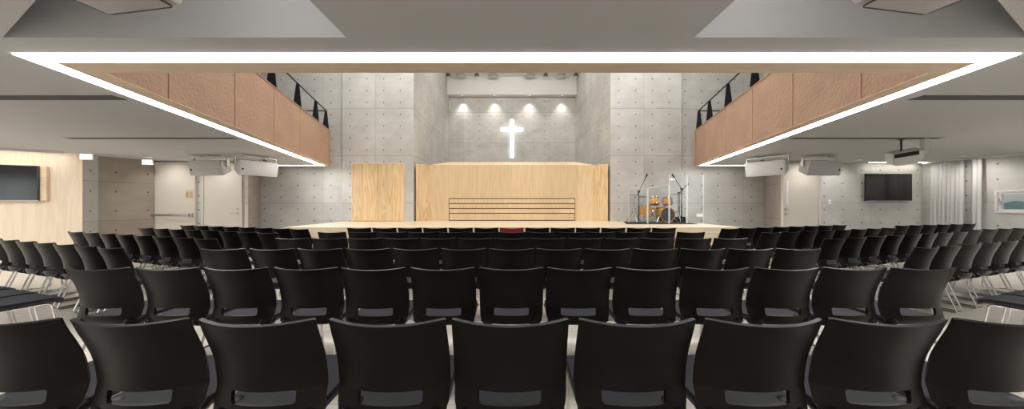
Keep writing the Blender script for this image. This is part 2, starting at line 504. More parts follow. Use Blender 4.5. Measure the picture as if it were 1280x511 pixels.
# right wall with the window opening
WD0, WD1, WZ0, WZ1 = 7.55, 8.74, 1.12, 1.735
for nm, y0, y1, z0, z1 in (('wall_right_far', WD1, 10.32, 0, ZS + 0.3), ('wall_right_near', -4.2, WD0, 0, ZS + 0.3),
                           ('wall_right_sill', WD0, WD1, 0, WZ0), ('wall_right_head', WD0, WD1, WZ1, ZS + 0.3)):
    bm = B(); add_prism(bm, [(XW, y0), (XW, y1), (XW + 0.22, y1), (XW + 0.22, y0)], z0, z1)
    struct(nm, bm, 'concrete', {'wall_right_far': 'concrete right wall behind the grey curtain', 'wall_right_near': 'concrete right wall in front of the small window',
           'wall_right_sill': 'concrete right wall below the small window', 'wall_right_head': 'concrete right wall above the small window'}[nm], 'wall')
wall('wall_rear', [(13.4, -4.2), (-13.4, -4.2)], 0, ZS + 0.3, 'white_paint', 'white rear wall of the hall', 0.0)

# upper part of the hall around the balcony
for nm, pts in (('wall_upper_left', [(-13.4, -4.2), (-13.2, -4.2), (-13.2, 11.7), (-13.4, 11.7)]),
                ('wall_upper_right', [(13.2, -4.2), (13.4, -4.2), (13.4, 11.7), (13.2, 11.7)]),
                ('wall_upper_rear', [(-13.4, -4.4), (13.4, -4.4), (13.4, -4.2), (-13.4, -4.2)]),
                ('wall_upper_front_left', [(-13.4, 11.5), (-9.05, 11.5), (-9.05, 11.72), (-13.4, 11.72)]),
                ('wall_upper_front_right', [(9.05, 11.5), (13.4, 11.5), (13.4, 11.72), (9.05, 11.72)])):
    bm = B(); add_prism(bm, pts, ZS + 0.3, Z_TOP)
    struct(nm, bm, 'white_paint', 'upper hall wall above the balcony, ' + nm.replace('wall_upper_', '').replace('_', ' '), 'wall')
bm = B(); add_prism(bm, [(-13.4, -4.4), (13.4, -4.4), (13.4, 18.0), (-13.4, 18.0)], Z_TOP, Z_TOP + 0.2)
struct('ceiling_upper', bm, 'white_paint', 'high white ceiling of the hall', 'ceiling')

# ------------------------------------------------------------------ soffit of the balcony with the opening over the seats
# inner edge of the opening (the line of the leather fronts)
OL0, OL1 = Vector((-4.116, 3.222)), Vector((-6.25, D_END))
OR0, OR1 = Vector((4.195, 3.222)), Vector((6.28, D_END))
# outer edge of the light strip
SL0, SL1 = Vector((-4.40, 2.815)), Vector((-6.58, D_END))
SR0, SR1 = Vector((4.48, 2.815)), Vector((6.58, D_END))
REC_L = [(-4.06, 2.55), (-1.32, 2.55), (-1.32, 1.22)]
REC_R = [(4.12, 2.55), (1.452, 2.55), (1.452, 1.25)]


def fill_poly(loops):
    bm = B()
    es = []
    for lp in loops:
        vs = [bm.verts.new((p[0], p[1], 0)) for p in lp]
        for i in range(len(vs)):
            es.append(bm.edges.new((vs[i], vs[(i + 1) % len(vs)])))
    bmesh.ops.triangle_fill(bm, edges=es, use_beauty=True)
    return bm


HC = 0.075           # the slab stops behind the leather fronts
bm = fill_poly([[(-13.1, -4.2), (13.1, -4.2), (13.1, D_END), (OR1.x + HC, OR1.y), (OR0.x + HC, OR0.y - HC), (OL0.x - HC, OL0.y - HC), (OL1.x - HC, OL1.y), (-13.1, D_END)], REC_L, REC_R])
r = bmesh.ops.extrude_face_region(bm, geom=list(bm.faces))
bmesh.ops.translate(bm, vec=(0, 0, 0.12), verts=[g for g in r['geom'] if isinstance(g, bmesh.types.BMVert)])
bmesh.ops.translate(bm, vec=(0, 0, ZS), verts=list(bm.verts))
struct('ceiling', bm, 'soffit', 'grey painted soffit under the balcony with a large opening', 'ceiling')
# raised ceiling pockets
for nm, tri, lab in (('ceiling_pocket_left', REC_L, 'raised ceiling pocket at the upper left'), ('ceiling_pocket_right', REC_R, 'raised ceiling pocket at the upper right')):
    bm = B()
    zt = ZS + 0.62
    c = Vector((sum(p[0] for p in tri) / 3, sum(p[1] for p in tri) / 3))
    out = [c + (Vector(p) - c) * 1.08 for p in tri]
    add_prism(bm, [tuple(p) for p in out], zt, zt + 0.06)
    for i in range(3):
        j = (i + 1) % 3
        add_prism(bm, [tri[i], tri[j], tuple(out[j]), tuple(out[i])], ZS + 0.12, zt)
    struct(nm, bm, 'soffit', lab, 'ceiling')


def offset_line(p0, p1, d):
    t = (p1 - p0).normalized(); n = Vector((t.y, -t.x))
    return p0 + n * d, p1 + n * d


# LED strip: near run, two side runs and two short end runs, all one light line
sw = 0.165
IL1 = Vector((SL1.x + sw * 1.03, D_END)); IR1 = Vector((SR1.x - sw * 1.03, D_END))
kl = (SL1.x - SL0.x) / (SL1.y - SL0.y); kr = (SR1.x - SR0.x) / (SR1.y - SR0.y)
yi = SL0.y + sw
IL0 = Vector((SL0.x + kl * sw + sw * 1.03, yi)); IR0 = Vector((SR0.x + kr * sw - sw * 1.03, yi))
st = thing('light_strip', 'continuous white light strip edging the opening in the ceiling', 'light strip', (0, 2.9, ZS))


def strip(name, pts, mat, parent, z0, z1, off=(0, 2.9, ZS)):
    bm = B(); add_prism(bm, [(p[0] - off[0], p[1] - off[1]) for p in pts], z0 - off[2], z1 - off[2])
    return obj(name, bm, mat, parent, False)


strip('diffuser', [SL0, SR0, IR0, IL0], 'led', st, ZS - 0.006, ZS + 0.0)
strip('diffuser', [SL0, IL0, IL1, SL1], 'led', st, ZS - 0.006, ZS + 0.0)
strip('diffuser', [SR0, SR1, IR1, IR0], 'led', st, ZS - 0.006, ZS + 0.0)
ew = 0.13
strip('diffuser', [(SL1.x, D_END), (SL1.x + 0.035, D_END - ew), (-8.0, D_END - ew), (-8.0, D_END)], 'led_end', st, ZS - 0.006, ZS)
strip('diffuser', [(SR1.x, D_END), (SR1.x - 0.035, D_END - ew), (8.0, D_END - ew), (8.0, D_END)], 'led_end', st, ZS - 0.006, ZS)
# oak boards between the light and the leather
for i, (nm, pts) in enumerate((('trim_1', [IL0, IR0, OR0, OL0]), ('trim_2', [IL0, OL0, OL1, IL1]), ('trim_3', [IR0, IR1, OR1, OR0]))):
    bm = B(); add_prism(bm, [tuple(p) for p in pts], ZS - 0.005, ZS)
    struct(nm, bm, 'oak', ['oak board trim along the near edge of the opening', 'oak board trim along the left edge of the opening', 'oak board trim along the right edge of the opening'][i], 'trim')

# balcony slabs and parapets
Z_PAR = 3.895


def balcony(side, p0, p1, lab, labr):
    s = -1 if side == 'left' else 1
    d = p1 - p0; L_ = d.length; t = d.normalized()
    n_out = Vector((s * abs(t.y), -t.x * s * (1 if t.y > 0 else -1)))   # away from the opening
    n_out = Vector((t.y, -t.x)) if (Vector((t.y, -t.x)).x * s > 0) else Vector((-t.y, t.x))
    root = thing('balcony_front', lab, 'balcony front', (p0.x, p0.y, ZS))

    def loc(u, w, z):
        q = t * u + n_out * w
        return (q.x, q.y, z)
    hgt = Z_PAR - ZS
    bounds = [0.0] + [(x - p0.y) / t.y for x in (4.08, 5.51, 6.95, 8.39, 9.80)] + [L_]
    for a, b_ in zip(bounds, bounds[1:]):
        bm = B()
        nu, nv = 22, 16
        g = []
        for j in range(nv + 1):
            row = []
            for i in range(nu + 1):
                fu, fv = i / nu, j / nv
                ef = min(fu, 1 - fu) * (b_ - a)
                bulge = 0.004 * (1 - math.exp(-ef / 0.035))
                row.append(bm.verts.new(loc(a + (b_ - a) * fu, 0.02 - bulge, 0.0 + hgt * fv)))
            g.append(row)
        for j in range(nv):
            for i in range(nu):
                bm.faces.new((g[j][i], g[j][i + 1], g[j + 1][i + 1], g[j + 1][i]))
        # back of the panel
        bk = [bm.verts.new(loc(u, 0.06, z)) for u, z in ((a, 0), (b_, 0), (b_, hgt), (a, hgt))]
        bm.faces.new(bk)
        bm.faces.new([g[0][i] for i in range(nu + 1)] + [bk[1], bk[0]])
        bm.faces.new([g[nv][i] for i in range(nu, -1, -1)] + [bk[3], bk[2]])
        bm.faces.new([g[j][nu] for j in range(nv + 1)] + [bk[2], bk[1]])
        bm.faces.new([g[j][0] for j in range(nv, -1, -1)] + [bk[0], bk[3]])
        obj('leather_panel', bm, 'leather', root)
    for x in bounds[1:-1]:
        bm = B()
        add_tube(bm, [loc(x, 0.015, 0.0), loc(x, 0.015, hgt)], 0.010, seg=8)
        obj('welt', bm, 'seam', root)
    # body of the parapet, its coping and the end
    bm = B()
    pts = [loc(0, 0.062, 0)[:2], loc(L_, 0.062, 0)[:2], loc(L_, 0.20, 0)[:2], loc(0, 0.20, 0)[:2]]
    add_prism(bm, pts, 0.125, hgt)
    obj('core', bm, 'white_paint', root, False)
    bm = B()
    pts = [loc(0, 0.0, 0)[:2], loc(L_ + 0.01, 0.0, 0)[:2], loc(L_ + 0.01, 0.21, 0)[:2], loc(0, 0.21, 0)[:2]]
    add_prism(bm, pts, hgt, hgt + 0.012)
    obj('coping', bm, 'seam', root, False)
    # end face of the slab, towards the stage
    bm = B()
    e0 = Vector((p1.x, D_END)) - p0
    add_prism(bm, [(e0.x, e0.y), (s * 8.6 - p0.x, e0.y), (s * 8.6 - p0.x, e0.y + 0.06), (e0.x - s * -0.0, e0.y + 0.06)], 0.0, hgt)
    obj('end_board', bm, 'leather', root, False)
    # railing on top: blade posts, handrail, rail returning along the end
    rl = thing('railing', labr, 'railing', (p0.x, p0.y, Z_PAR))
    zr = 4.53 - Z_PAR
    z0 = 0.012
    for dd in (4.16, 5.59, 7.02, 8.45, 9.86, 10.88):
        u = (dd - p0.y) / t.y
        bm = B()
        prof = [(0.0, z0), (0.20, z0), (0.125, zr), (0.055, zr)]
        for w in (-0.012, 0.012):
            vs = [bm.verts.new((*(t * (u + w) + n_out * pu)[:], pz)) for pu, pz in prof]
            bm.faces.new(vs)
        bm.verts.ensure_lookup_table()
        for i in range(4):
            j = (i + 1) % 4
            bm.faces.new((bm.verts[i], bm.verts[j], bm.verts[4 + j], bm.verts[4 + i]))
        obj('post', bm, 'dark_metal', rl, False)
    bm = B()
    a = t * 0.0 + n_out * 0.095; b_ = t * (L_ - 0.03) + n_out * 0.095
    add_tube(bm, [(a.x, a.y, zr + 0.012), (b_.x, b_.y, zr + 0.012), (b_.x + s * 2.6, b_.y, zr + 0.012)], 0.020, seg=8)
    obj('handrail', bm, 'dark_metal', rl)
    for x in (1.2, 2.55):
        bm = B(); add_box(bm, b_.x + s * x, b_.y, (zr + z0) / 2, 0.16, 0.02, zr - z0)
        obj('post', bm, 'dark_metal', rl, False)
    return root


balcony('left', OL0, OL1, 'tan leather-clad balcony front on the left of the opening', 'dark steel railing on top of the left balcony front')
balcony('right', OR0, OR1, 'tan leather-clad balcony front on the right of the opening', 'dark steel railing on top of the right balcony front')
# front across the near side, seen from the stage
root = thing('balcony_front', 'balcony front across the near side of the opening, above the oak board', 'balcony front', (0, 3.222, ZS))
bm = B(); add_prism(bm, [(OL0.x - 0.06, -0.13), (OR0.x + 0.06, -0.13), (OR0.x + 0.06, -0.06), (OL0.x - 0.06, -0.06)], 0.0, 1.215)
obj('leather_panel', bm, 'leather', root, False)
bm = B(); add_prism(bm, [(OL0.x - 0.06, -0.20), (OR0.x + 0.06, -0.20), (OR0.x + 0.06, -0.05), (OL0.x - 0.06, -0.05)], 1.215, 1.23)
obj('coping', bm, 'seam', root, False)

# linear slots in the soffit
for i, (x0, x1, d, w, lab) in enumerate((
        (-9.2, -4.87, 3.97, 0.20, 'long dark ceiling slot on the left, nearer of the two'),
        (5.02, 9.2, 3.97, 0.20, 'long dark ceiling slot on the right, nearer of the two'),
        (-8.9, -5.55, 6.41, 0.17, 'long dark ceiling slot on the left, farther of the two'),
        (5.62, 8.6, 6.41, 0.17, 'long dark ceiling slot on the right, farther of the two'))):
    t_ = thing('ceiling_slot_diffuser', lab, 'ceiling slot', ((x0 + x1) / 2, d, ZS), 0, 'slot diffusers in the soffit')
    hw = (x1 - x0) / 2
    bm = B(); add_box(bm, 0, 0, -0.003, 2 * hw, w * 0.9, 0.006); obj('slot', bm, 'gap', t_, False)
    for s in (-1, 1):
        bm = B(); add_box(bm, 0, s * w * 0.48, -0.0035, 2 * hw, w * 0.05, 0.007); obj('flange', bm, 'soffit', t_, False)

# ------------------------------------------------------------------ stage
bm = B(); add_prism(bm, [(-6.03, D_STAGE), (6.03, D_STAGE), (6.03, D_FIN), (-6.03, D_FIN)], 0, ST_Z)
struct('floor_stage', bm, 'stage_wood', 'pale maple stage platform with a plain front', 'stage')
bm = B(); add_prism(bm, [(-X_FIN, D_FIN), (X_FIN, D_FIN), (X_FIN, D_BACK), (-X_FIN, D_BACK)], 0, ST_Z)
struct('floor_recess', bm, 'stage_wood', 'floor of the recess behind the wooden screen', 'floor')

# wooden screen in the recess mouth
d2 = 11.78
ztop = 2.807
sc_ = thing('stage_screen', 'wide pale plywood screen wall with slatted panel at the back of the stage', 'screen wall', (0, d2, ST_Z))


def L3(x, y, z):
    return (x, y - d2, z - ST_Z)


for s in (-1, 1):
    bm = B()
    q = [(s * 3.43, D_FIN + 0.01 - d2), (s * 3.005, 0.0), (s * 3.005, 0.05), (s * 3.43, 0.05)]
    add_prism(bm, q, 0.0, ztop - ST_Z)
    obj('side_panel', bm, 'ply_rich', sc_, False, uo=0.4 * s)
gx, gz1 = 2.33, 1.585
bm = B()
add_box(bm, 0, 0.025, (gz1 + ztop) / 2 - ST_Z, 6.0, 0.05, ztop - gz1)
for s in (-1, 1):
    add_box(bm, s * (gx + 3.0) / 2, 0.025, (gz1 - ST_Z) / 2, 3.0 - gx, 0.05, gz1 - ST_Z)
obj('front_panel', bm, 'ply', sc_, False)
bm = B()
q = [(-3.0, 0.0, ztop), (3.0, 0.0, ztop), (2.52, 12.6 - d2, 3.02), (-2.52, 12.6 - d2, 3.02)]
v1 = [bm.verts.new((x, y, z - ST_Z)) for x, y, z in q]
v2 = [bm.verts.new((x, y + (0.02 if i > 1 else 0.05), z - ST_Z - 0.04)) for i, (x, y, z) in enumerate(q)]
bm.faces.new(v1); bm.faces.new(v2[::-1])
for i in range(4):
    j = (i + 1) % 4
    bm.faces.new((v1[i], v1[j], v2[j], v2[i]))
obj('sloping_cap', bm, 'ply', sc_, False, uo=0.3)
bm = B(); add_box(bm, 0, 0.06, (gz1 - ST_Z) / 2, 2 * gx + 0.1, 0.02, gz1 - ST_Z); obj('slot_backing', bm, 'groove', sc_, False)
zs_ = [1.571, 1.382, 1.203, 1.026, 0.765]
for a, b_ in zip(zs_, zs_[1:]):
    bm = B(); add_box(bm, 0, 0.02, (a + b_) / 2 - ST_Z, 2 * gx - 0.05, 0.05, a - b_ - 0.030)
    obj('slat_board', bm, 'ply', sc_, False, uo=random.random())

# glowing cross on the back wall
pc = W(640, 162, D_BACK)
cr = thing('cross', 'tall glowing white cross on the concrete back wall', 'cross', (0, D_BACK, W(640, 197.5, D_BACK).z))
k = D_BACK / F
bm = B()
hh = 47.5 * k; ah = (197.5 - 162.5) * k; aw = 27.5 * k; tk = 3.9 * k
outline = [(-tk/2, 0), (tk/2, 0), (tk/2, ah - tk/2), (aw/2, ah - tk/2), (aw/2, ah + tk/2), (tk/2, ah + tk/2), (tk/2, hh), (-tk/2, hh),
           (-tk/2, ah + tk/2), (-aw/2, ah + tk/2), (-aw/2, ah - tk/2), (-tk/2, ah - tk/2)]
f0 = [bm.verts.new((x, -0.14, z)) for x, z in outline]; f1 = [bm.verts.new((x, -0.06, z)) for x, z in outline]
bm.faces.new(f0); bm.faces.new(f1[::-1])
for i in range(12):
    j = (i + 1) % 12
    bm.faces.new((f0[i], f0[j], f1[j], f1[i]))
obj('lit_face', bm, 'cross', cr, False)
bm = B()
for z in (ah - 0.5, ah + 0.25):
    add_cyl(bm, (0, -0.06, z), (0, -0.001, z), 0.03)
obj('wall_bracket', bm, 'steel', cr)

# double door in the left fin
dr = thing('door_1', 'pale pine double door left of the stage screen', 'door', (W(473, 277, D_FIN).x, D_FIN, ST_Z))
dr['kind'] = 'structure'
dw = 64 * D_FIN / F; dh = W(0, 204.3, D_FIN).z - ST_Z
for s in (-1, 1):
    bm = B(); add_box(bm, s * dw / 4, -0.02, dh / 2, dw / 2 - 0.012, 0.045, dh - 0.03, bev=0.004)
    obj('door_leaf', bm, 'ply_rich', dr, False, uo=0.9 + 0.37 * s)
for x, z, sx, sz in ((-dw/2 - 0.012, dh/2, 0.022, dh + 0.02), (dw/2 + 0.012, dh/2, 0.022, dh + 0.02), (0, dh + 0.002, dw, 0.022)):
    bm = B(); add_box(bm, x, -0.015, z, sx, 0.05, sz); obj('door_frame', bm, 'oak', dr, False)

# ------------------------------------------------------------------ cream doors at the left, door at the right


def cream_door(name, x0, x1, d, z1, label):
    t_ = thing(name, label, 'door', ((x0 + x1) / 2, d, 0)); t_['kind'] = 'structure'
    w = x1 - x0
    bm = B(); add_box(bm, 0, -0.02, z1 / 2 + 0.004, w - 0.10, 0.045, z1 - 0.012, bev=0.004); obj('door_leaf', bm, 'door_paint', t_, False)
    bm = B()
    for s in (-1, 1):
        add_box(bm, s * (w / 2 - 0.024), -0.03, z1 / 2, 0.045, 0.08, z1)
    add_box(bm, 0, -0.03, z1 + 0.025, w, 0.08, 0.05)
    obj('door_frame', bm, 'door_paint', t_, False)
    return t_, w


dd = D_DOOR + 0.06
xa, xb = W(190, 0, dd).x, W(246.5, 0, dd).x
t1, w1 = cream_door('door_2', xa, xb, dd, 2.58, 'cream metal door with a push bar and tan notice, left side')
bm = B(); zb = W(0, 268.6, dd).z
xL, xR = W(193.5, 0, dd).x - (xa + xb) / 2, W(244.5, 0, dd).x - (xa + xb) / 2
add_box(bm, (xL + xR) / 2, -0.115, zb, xR - xL - 0.08, 0.03, 0.055, bev=0.008)
obj('push_bar', bm, 'steel', t1)
for x in (xL + 0.03, xR - 0.05):
    bm = B(); add_box(bm, x, -0.085, zb, 0.10, 0.09, 0.12 if x > 0 else 0.07, bev=0.01); obj('bar_housing', bm, 'steel', t1)
nt_ = thing('notice', 'small tan notice on the cream door with the push bar', 'notice', (W(239, 0, dd).x, dd - 0.047, W(0, 248, dd).z))
bm = B(); add_box(bm, 0, 0, 0.13, 0.25, 0.006, 0.26); obj('sheet', bm, 'tan_paper', nt_, False)
bm = B()
for z in (0.07, 0.12, 0.17): add_box(bm, 0.03, -0.004, z, 0.12, 0.002, 0.02)
add_box(bm, -0.07, -0.004, 0.12, 0.04, 0.002, 0.14)
obj('print', bm, 'tan_print', nt_, False)
xa, xb = W(254.5, 0, dd).x, W(304.5, 0, dd).x
t2, w2 = cream_door('door_3', xa, xb, dd, 2.58, 'plain cream metal door with a lever handle, behind the left speakers')
xh = W(298.5, 0, dd).x - (xa + xb) / 2; zh = W(0, 266.5, dd).z
bm = B(); add_cyl(bm, (xh, -0.045, zh), (xh, -0.10, zh), 0.014); add_tube(bm, [(xh, -0.10, zh), (xh - 0.16, -0.10, zh)], 0.013, seg=10)
add_cyl(bm, (xh, -0.043, zh), (xh, -0.055, zh), 0.035)
obj('lever_handle', bm, 'steel', t2)
bm = B(); add_cyl(bm, (xh, -0.043, zh + 0.13), (xh, -0.06, zh + 0.13), 0.03); obj('lock', bm, 'steel', t2)
# right door
xa, xb = W(975.5, 0, D_DOOR).x, W(1024.5, 0, D_DOOR).x
t3, w3 = cream_door('door_4', xa + 0.02, xb - 0.03, D_DOOR, 2.58, 'cream door with a narrow bright vision slot, behind the right speakers')
xv = W(982.5, 0, D_DOOR).x - (xa + xb) / 2
z0_, z1_ = W(0, 256, D_DOOR).z, W(0, 226, D_DOOR).z
bm = B(); add_box(bm, xv, -0.047, (z0_ + z1_) / 2, 0.07, 0.012, z1_ - z0_, bev=0.004); obj('vision_slot', bm, 'paper', t3, False)
for py in (261.3, 267.3):
    zz = W(0, py, D_DOOR).z
    bm = B(); add_cyl(bm, (xv - 0.06, -0.043, zz), (xv - 0.06, -0.10, zz), 0.042, 18, 0.035); obj('door_knob', bm, 'steel', t3)

# ------------------------------------------------------------------ televisions


def television(loc, rz, label, wood_box):
    t_ = thing('television', label, 'television', loc, rz, 'wall televisions')
    w, h = 1.475, 0.87
    bm = B(); add_box(bm, 0, -0.115, h / 2, w, 0.045, h, bev=0.006); obj('casing', bm, 'bezel', t_)
    bm = B(); add_box(bm, 0, -0.139, h / 2 + 0.008, w - 0.03, 0.004, h - 0.045); obj('screen', bm, 'screen', t_, False)
    bm = B(); add_box(bm, 0, -0.138, 0.010, w, 0.008, 0.018); obj('lower_trim', bm, 'silver', t_, False)
    if wood_box:
        bm = B(); add_box(bm, 0.10, -0.046, h / 2, w, 0.088, h - 0.02, bev=0.003); obj('mounting_board', bm, 'oak', t_, False)
    else:
        bm = B(); add_box(bm, 0, -0.046, h / 2, 0.6, 0.088, 0.4); obj('mounting_bracket', bm, 'black', t_, False)
    return t_


television((W(1105, 0, 10.3).x, 10.3, 1.455), 0, 'black television on the concrete wall at the right', False)
wa, wb = Vector((-15.2, 6.34)), Vector((-11.25, 8.38))
wt = (wb - wa).normalized(); wr = math.atan2(wt.y, wt.x)
# right edge of the screen at px 52
tvp = wb - wt * (0.66 + 1.475 / 2)
television((tvp.x, tvp.y, 1.44), wr, 'black television on a wooden board on the plywood wall at the left', True)

# ------------------------------------------------------------------ exit signs, switch, detectors


def exit_sign(loc, rz, label):
    t_ = thing('exit_sign', label, 'exit sign', loc, rz, 'lit exit signs')
    bm = B(); add_box(bm, 0, 0, -0.10, 0.27, 0.035, 0.16, bev=0.006); obj('housing', bm, 'paper', t_)
    bm = B(); add_box(bm, 0, -0.0185, -0.10, 0.245, 0.004, 0.135); obj('lit_face', bm, 'exit', t_, False)
    bm = B()      # small running figure and an arrow bar
    add_lathe(bm, [(0, -0.001), (0.011, -0.001), (0.011, 0.001), (0, 0.001)], 12, Matrix.Translation((-0.05, -0.022, -0.055)) @ Matrix.Rotation(PI/2, 4, 'X'))
    for p0, p1 in (((-0.055, -0.022, -0.07), (-0.062, -0.022, -0.105)), ((-0.062, -0.022, -0.105), (-0.04, -0.022, -0.14)), ((-0.062, -0.022, -0.105), (-0.095, -0.022, -0.13)),
                   ((-0.055, -0.022, -0.075), (-0.025, -0.022, -0.09)), ((-0.055, -0.022, -0.075), (-0.085, -0.022, -0.085))):
        add_cyl(bm, p0, p1, 0.0055, 6)
    add_box(bm, 0.06, -0.022, -0.10, 0.07, 0.002, 0.014)
    obj('pictogram', bm, 'exit_mark', t_)
    bm = B(); add_box(bm, 0, 0, -0.007, 0.10, 0.02, 0.014); obj('ceiling_clip', bm, 'steel', t_)
    return t_


p = W(108.5, 0, 8.25); exit_sign((p.x, 8.25, ZS), 0.25, 'lit exit sign above the narrow concrete pier end, left')
p = W(184.5, 0, 9.3); exit_sign((p.x, 9.3, ZS), 0.2, 'bluish lit exit sign beside the cream door with the push bar')
p = W(1036.8, 252.3, 10.3)
t_ = thing('switch_plate', 'small white switch plate on the concrete wall left of the television', 'switch', (p.x, 10.3, p.z))
bm = B(); add_box(bm, 0, -0.006, 0, 0.10, 0.012, 0.14, bev=0.003); obj('plate', bm, 'paper', t_)
bm = B(); add_box(bm, 0, -0.014, 0, 0.05, 0.008, 0.08, bev=0.002); obj('rocker', bm, 'window_frame', t_)
for px, s, lab in ((331, -1, 'small smoke detector on the soffit above the left speakers'), (953, 1, 'small smoke detector on the soffit above the right speakers')):
    x = W(px, 0, 9.45).x
    t_ = thing('smoke_detector', lab, 'smoke detector', (x, 9.45, ZS), 0, 'smoke detectors on the soffit')
    bm = B(); add_lathe(bm, [(0, 0), (0.075, 0), (0.07, -0.02), (0.0, -0.02)], 20); obj('base', bm, 'speaker', t_)
    bm = B(); add_lathe(bm, [(0, -0.02), (0.055, -0.02), (0.045, -0.055), (0.0, -0.06)], 20); obj('sensor', bm, 'gap', t_)

# ------------------------------------------------------------------ hung loudspeakers


def loudspeaker(loc, yaw, label, badge_side):
    """long white cabinet on a U bracket, tipped towards the seats; loc is the bracket's ceiling point"""
    t_ = thing('loudspeaker', label, 'loudspeaker', loc, yaw, 'white loudspeakers under the balcony')
    tilt = Matrix.Translation((0, 0, -0.33)) @ Matrix.Rotation(math.radians(14), 4, 'X')
    w, h, dpt = 0.92, 0.40, 0.36
    bm = B()
    # cabinet: wider at its front, narrowing to the back
    fr = [(-w/2, -dpt/2, -h/2), (w/2, -dpt/2, -h/2), (w/2, -dpt/2, h/2), (-w/2, -dpt/2, h/2)]
    bk = [(-w/2 + 0.05, dpt/2, -h/2 + 0.08), (w/2 - 0.05, dpt/2, -h/2 + 0.08), (w/2 - 0.05, dpt/2, h/2 - 0.02), (-w/2 + 0.05, dpt/2, h/2 - 0.02)]
    a = [bm.verts.new(p) for p in fr]; b_ = [bm.verts.new(p) for p in bk]
    bm.faces.new(a); bm.faces.new(b_[::-1])
    for i in range(4):
        j = (i + 1) % 4
        bm.faces.new((a[i], a[j], b_[j], b_[i]))
    bmesh.ops.bevel(bm, geom=list(bm.edges), offset=0.018, segments=3, affect='EDGES')
    bmesh.ops.transform(bm, matrix=tilt, verts=list(bm.verts))
    obj('cabinet', bm, 'speaker', t_)
    bm = B(); add_box(bm, 0, -dpt/2 - 0.004, 0, w - 0.06, 0.012, h - 0.06, bev=0.005)
    bmesh.ops.transform(bm, matrix=tilt, verts=list(bm.verts)); obj('grille', bm, 'grille', t_)
    bm = B(); add_box(bm, badge_side * (w/2 - 0.09), -dpt/2 - 0.013, -0.03, 0.04, 0.006, 0.05, bev=0.002)
    bmesh.ops.transform(bm, matrix=tilt, verts=list(bm.verts)); obj('badge', bm, 'black', t_)
    # bracket: bar along the top with end cheeks, two drop plates to the soffit
    bm = B()
    add_box(bm, 0, 0, -0.055, w + 0.04, 0.07, 0.018)
    for s in (-1, 1):
        add_box(bm, s * (w/2 + 0.012), 0.0, -0.17, 0.014, 0.07, 0.24)
    obj('bracket', bm, 'steel', t_, False)
    for s in (-1, 1):
        bm = B(); add_cyl(bm, (s * 0.28, 0, 0), (s * 0.28, 0, -0.05), 0.018); add_cyl(bm, (s * 0.28, 0, 0), (s * 0.28, 0, -0.008), 0.05); obj('drop_rod', bm, 'steel', t_)
    return t_


dsp = 8.7
for px, yaw, lab, bs in ((264, -0.03, 'white loudspeaker hung under the left balcony, outer of the two', -1),
                         (320, 1.08, 'white loudspeaker hung under the left balcony, inner of the two', -1),
                         (959, -1.02, 'white loudspeaker hung under the right balcony, inner of the two', 1),
                         (1024, 0.03, 'white loudspeaker hung under the right balcony, outer of the two', 1)):
    p = W(px, 0, dsp)
    loudspeaker((p.x, dsp, ZS), yaw, lab, bs)

# units in the ceiling pockets, almost out of the picture
for s, lab in ((-1, 'grey-white hanging speaker box at the very top left'), (1, 'grey-white hanging speaker box at the very top right')):
    t_ = thing('ceiling_speaker_box', lab, 'loudspeaker', (s * 2.09 + 0.03, 1.61, ZS + 0.62), s * 0.16, 'speaker boxes at the top edge')
    zb = 2.415 - (ZS + 0.62)
    bm = B(); add_box(bm, 0, -0.02, zb + 0.10, 0.50, 0.40, 0.18, bev=0.03); obj('cabinet', bm, 'speaker', t_)
    bm = B(); add_box(bm, 0, -0.02, zb + 0.003, 0.43, 0.33, 0.02, bev=0.009); obj('grille', bm, 'grille', t_)
    bm = B(); add_tube(bm, [(-0.22, -0.19, zb-0.001), (0.22, -0.19, zb-0.001), (0.22, 0.15, zb-0.001), (-0.22, 0.15, zb-0.001)], 0.0045, closed=True, fil=0.03)
    obj('rim', bm, 'gap', t_)
    bm = B(); add_cyl(bm, (0, -0.02, zb + 0.18), (0, -0.02, 0.0), 0.03); obj('drop_rod', bm, 'steel', t_)

# projector
pd = 6.5
p = W(1131, 0, pd)
PS = 0.62
t_ = thing('projector', 'white ceiling projector tipped towards the stage at the right', 'projector', (p.x, pd, ZS), math.radians(-28))
R_ = Matrix.Translation((0, 0, -0.345)) @ Matrix.Rotation(math.radians(-10), 4, 'Y') @ Matrix.Rotation(math.radians(16), 4, 'X') @ Matrix.Diagonal((PS, PS, PS * 1.3, 1))
bm = B()
prof = [(-0.36, -0.10), (-0.30, -0.19), (0.22, -0.19), (0.36, -0.06), (0.36, 0.13), (-0.36, 0.13)]
for y in (-0.20, 0.26):
    bm.faces.new([bm.verts.new((x, y, z)) for x, z in prof])
bm.verts.ensure_lookup_table()
for i in range(6):
    j = (i + 1) % 6
    bm.faces.new((bm.verts[i], bm.verts[j], bm.verts[6 + j], bm.verts[6 + i]))
bmesh.ops.recalc_face_normals(bm, faces=bm.faces)
bmesh.ops.bevel(bm, geom=list(bm.edges), offset=0.02, segments=3, affect='EDGES')
bmesh.ops.transform(bm, matrix=R_, verts=list(bm.verts)); obj('body', bm, 'speaker', t_)
bm = B(); add_box(bm, -0.05, -0.205, 0.07, 0.56, 0.02, 0.10, bev=0.005)
bmesh.ops.transform(bm, matrix=R_, verts=list(bm.verts)); obj('vent', bm, 'black', t_)
bm = B(); add_cyl(bm, (0.05, 0.25, -0.03), (0.05, 0.34, -0.03), 0.075, 20); bmesh.ops.transform(bm, matrix=R_, verts=list(bm.verts)); obj('lens', bm, 'black', t_)
bm = B(); add_cyl(bm, (-0.05, 0, 0), (-0.05, 0, -0.29), 0.016); add_cyl(bm, (-0.05, 0, 0), (-0.05, 0, -0.012), 0.05, 20); obj('ceiling_mount', bm, 'dark_metal', t_)
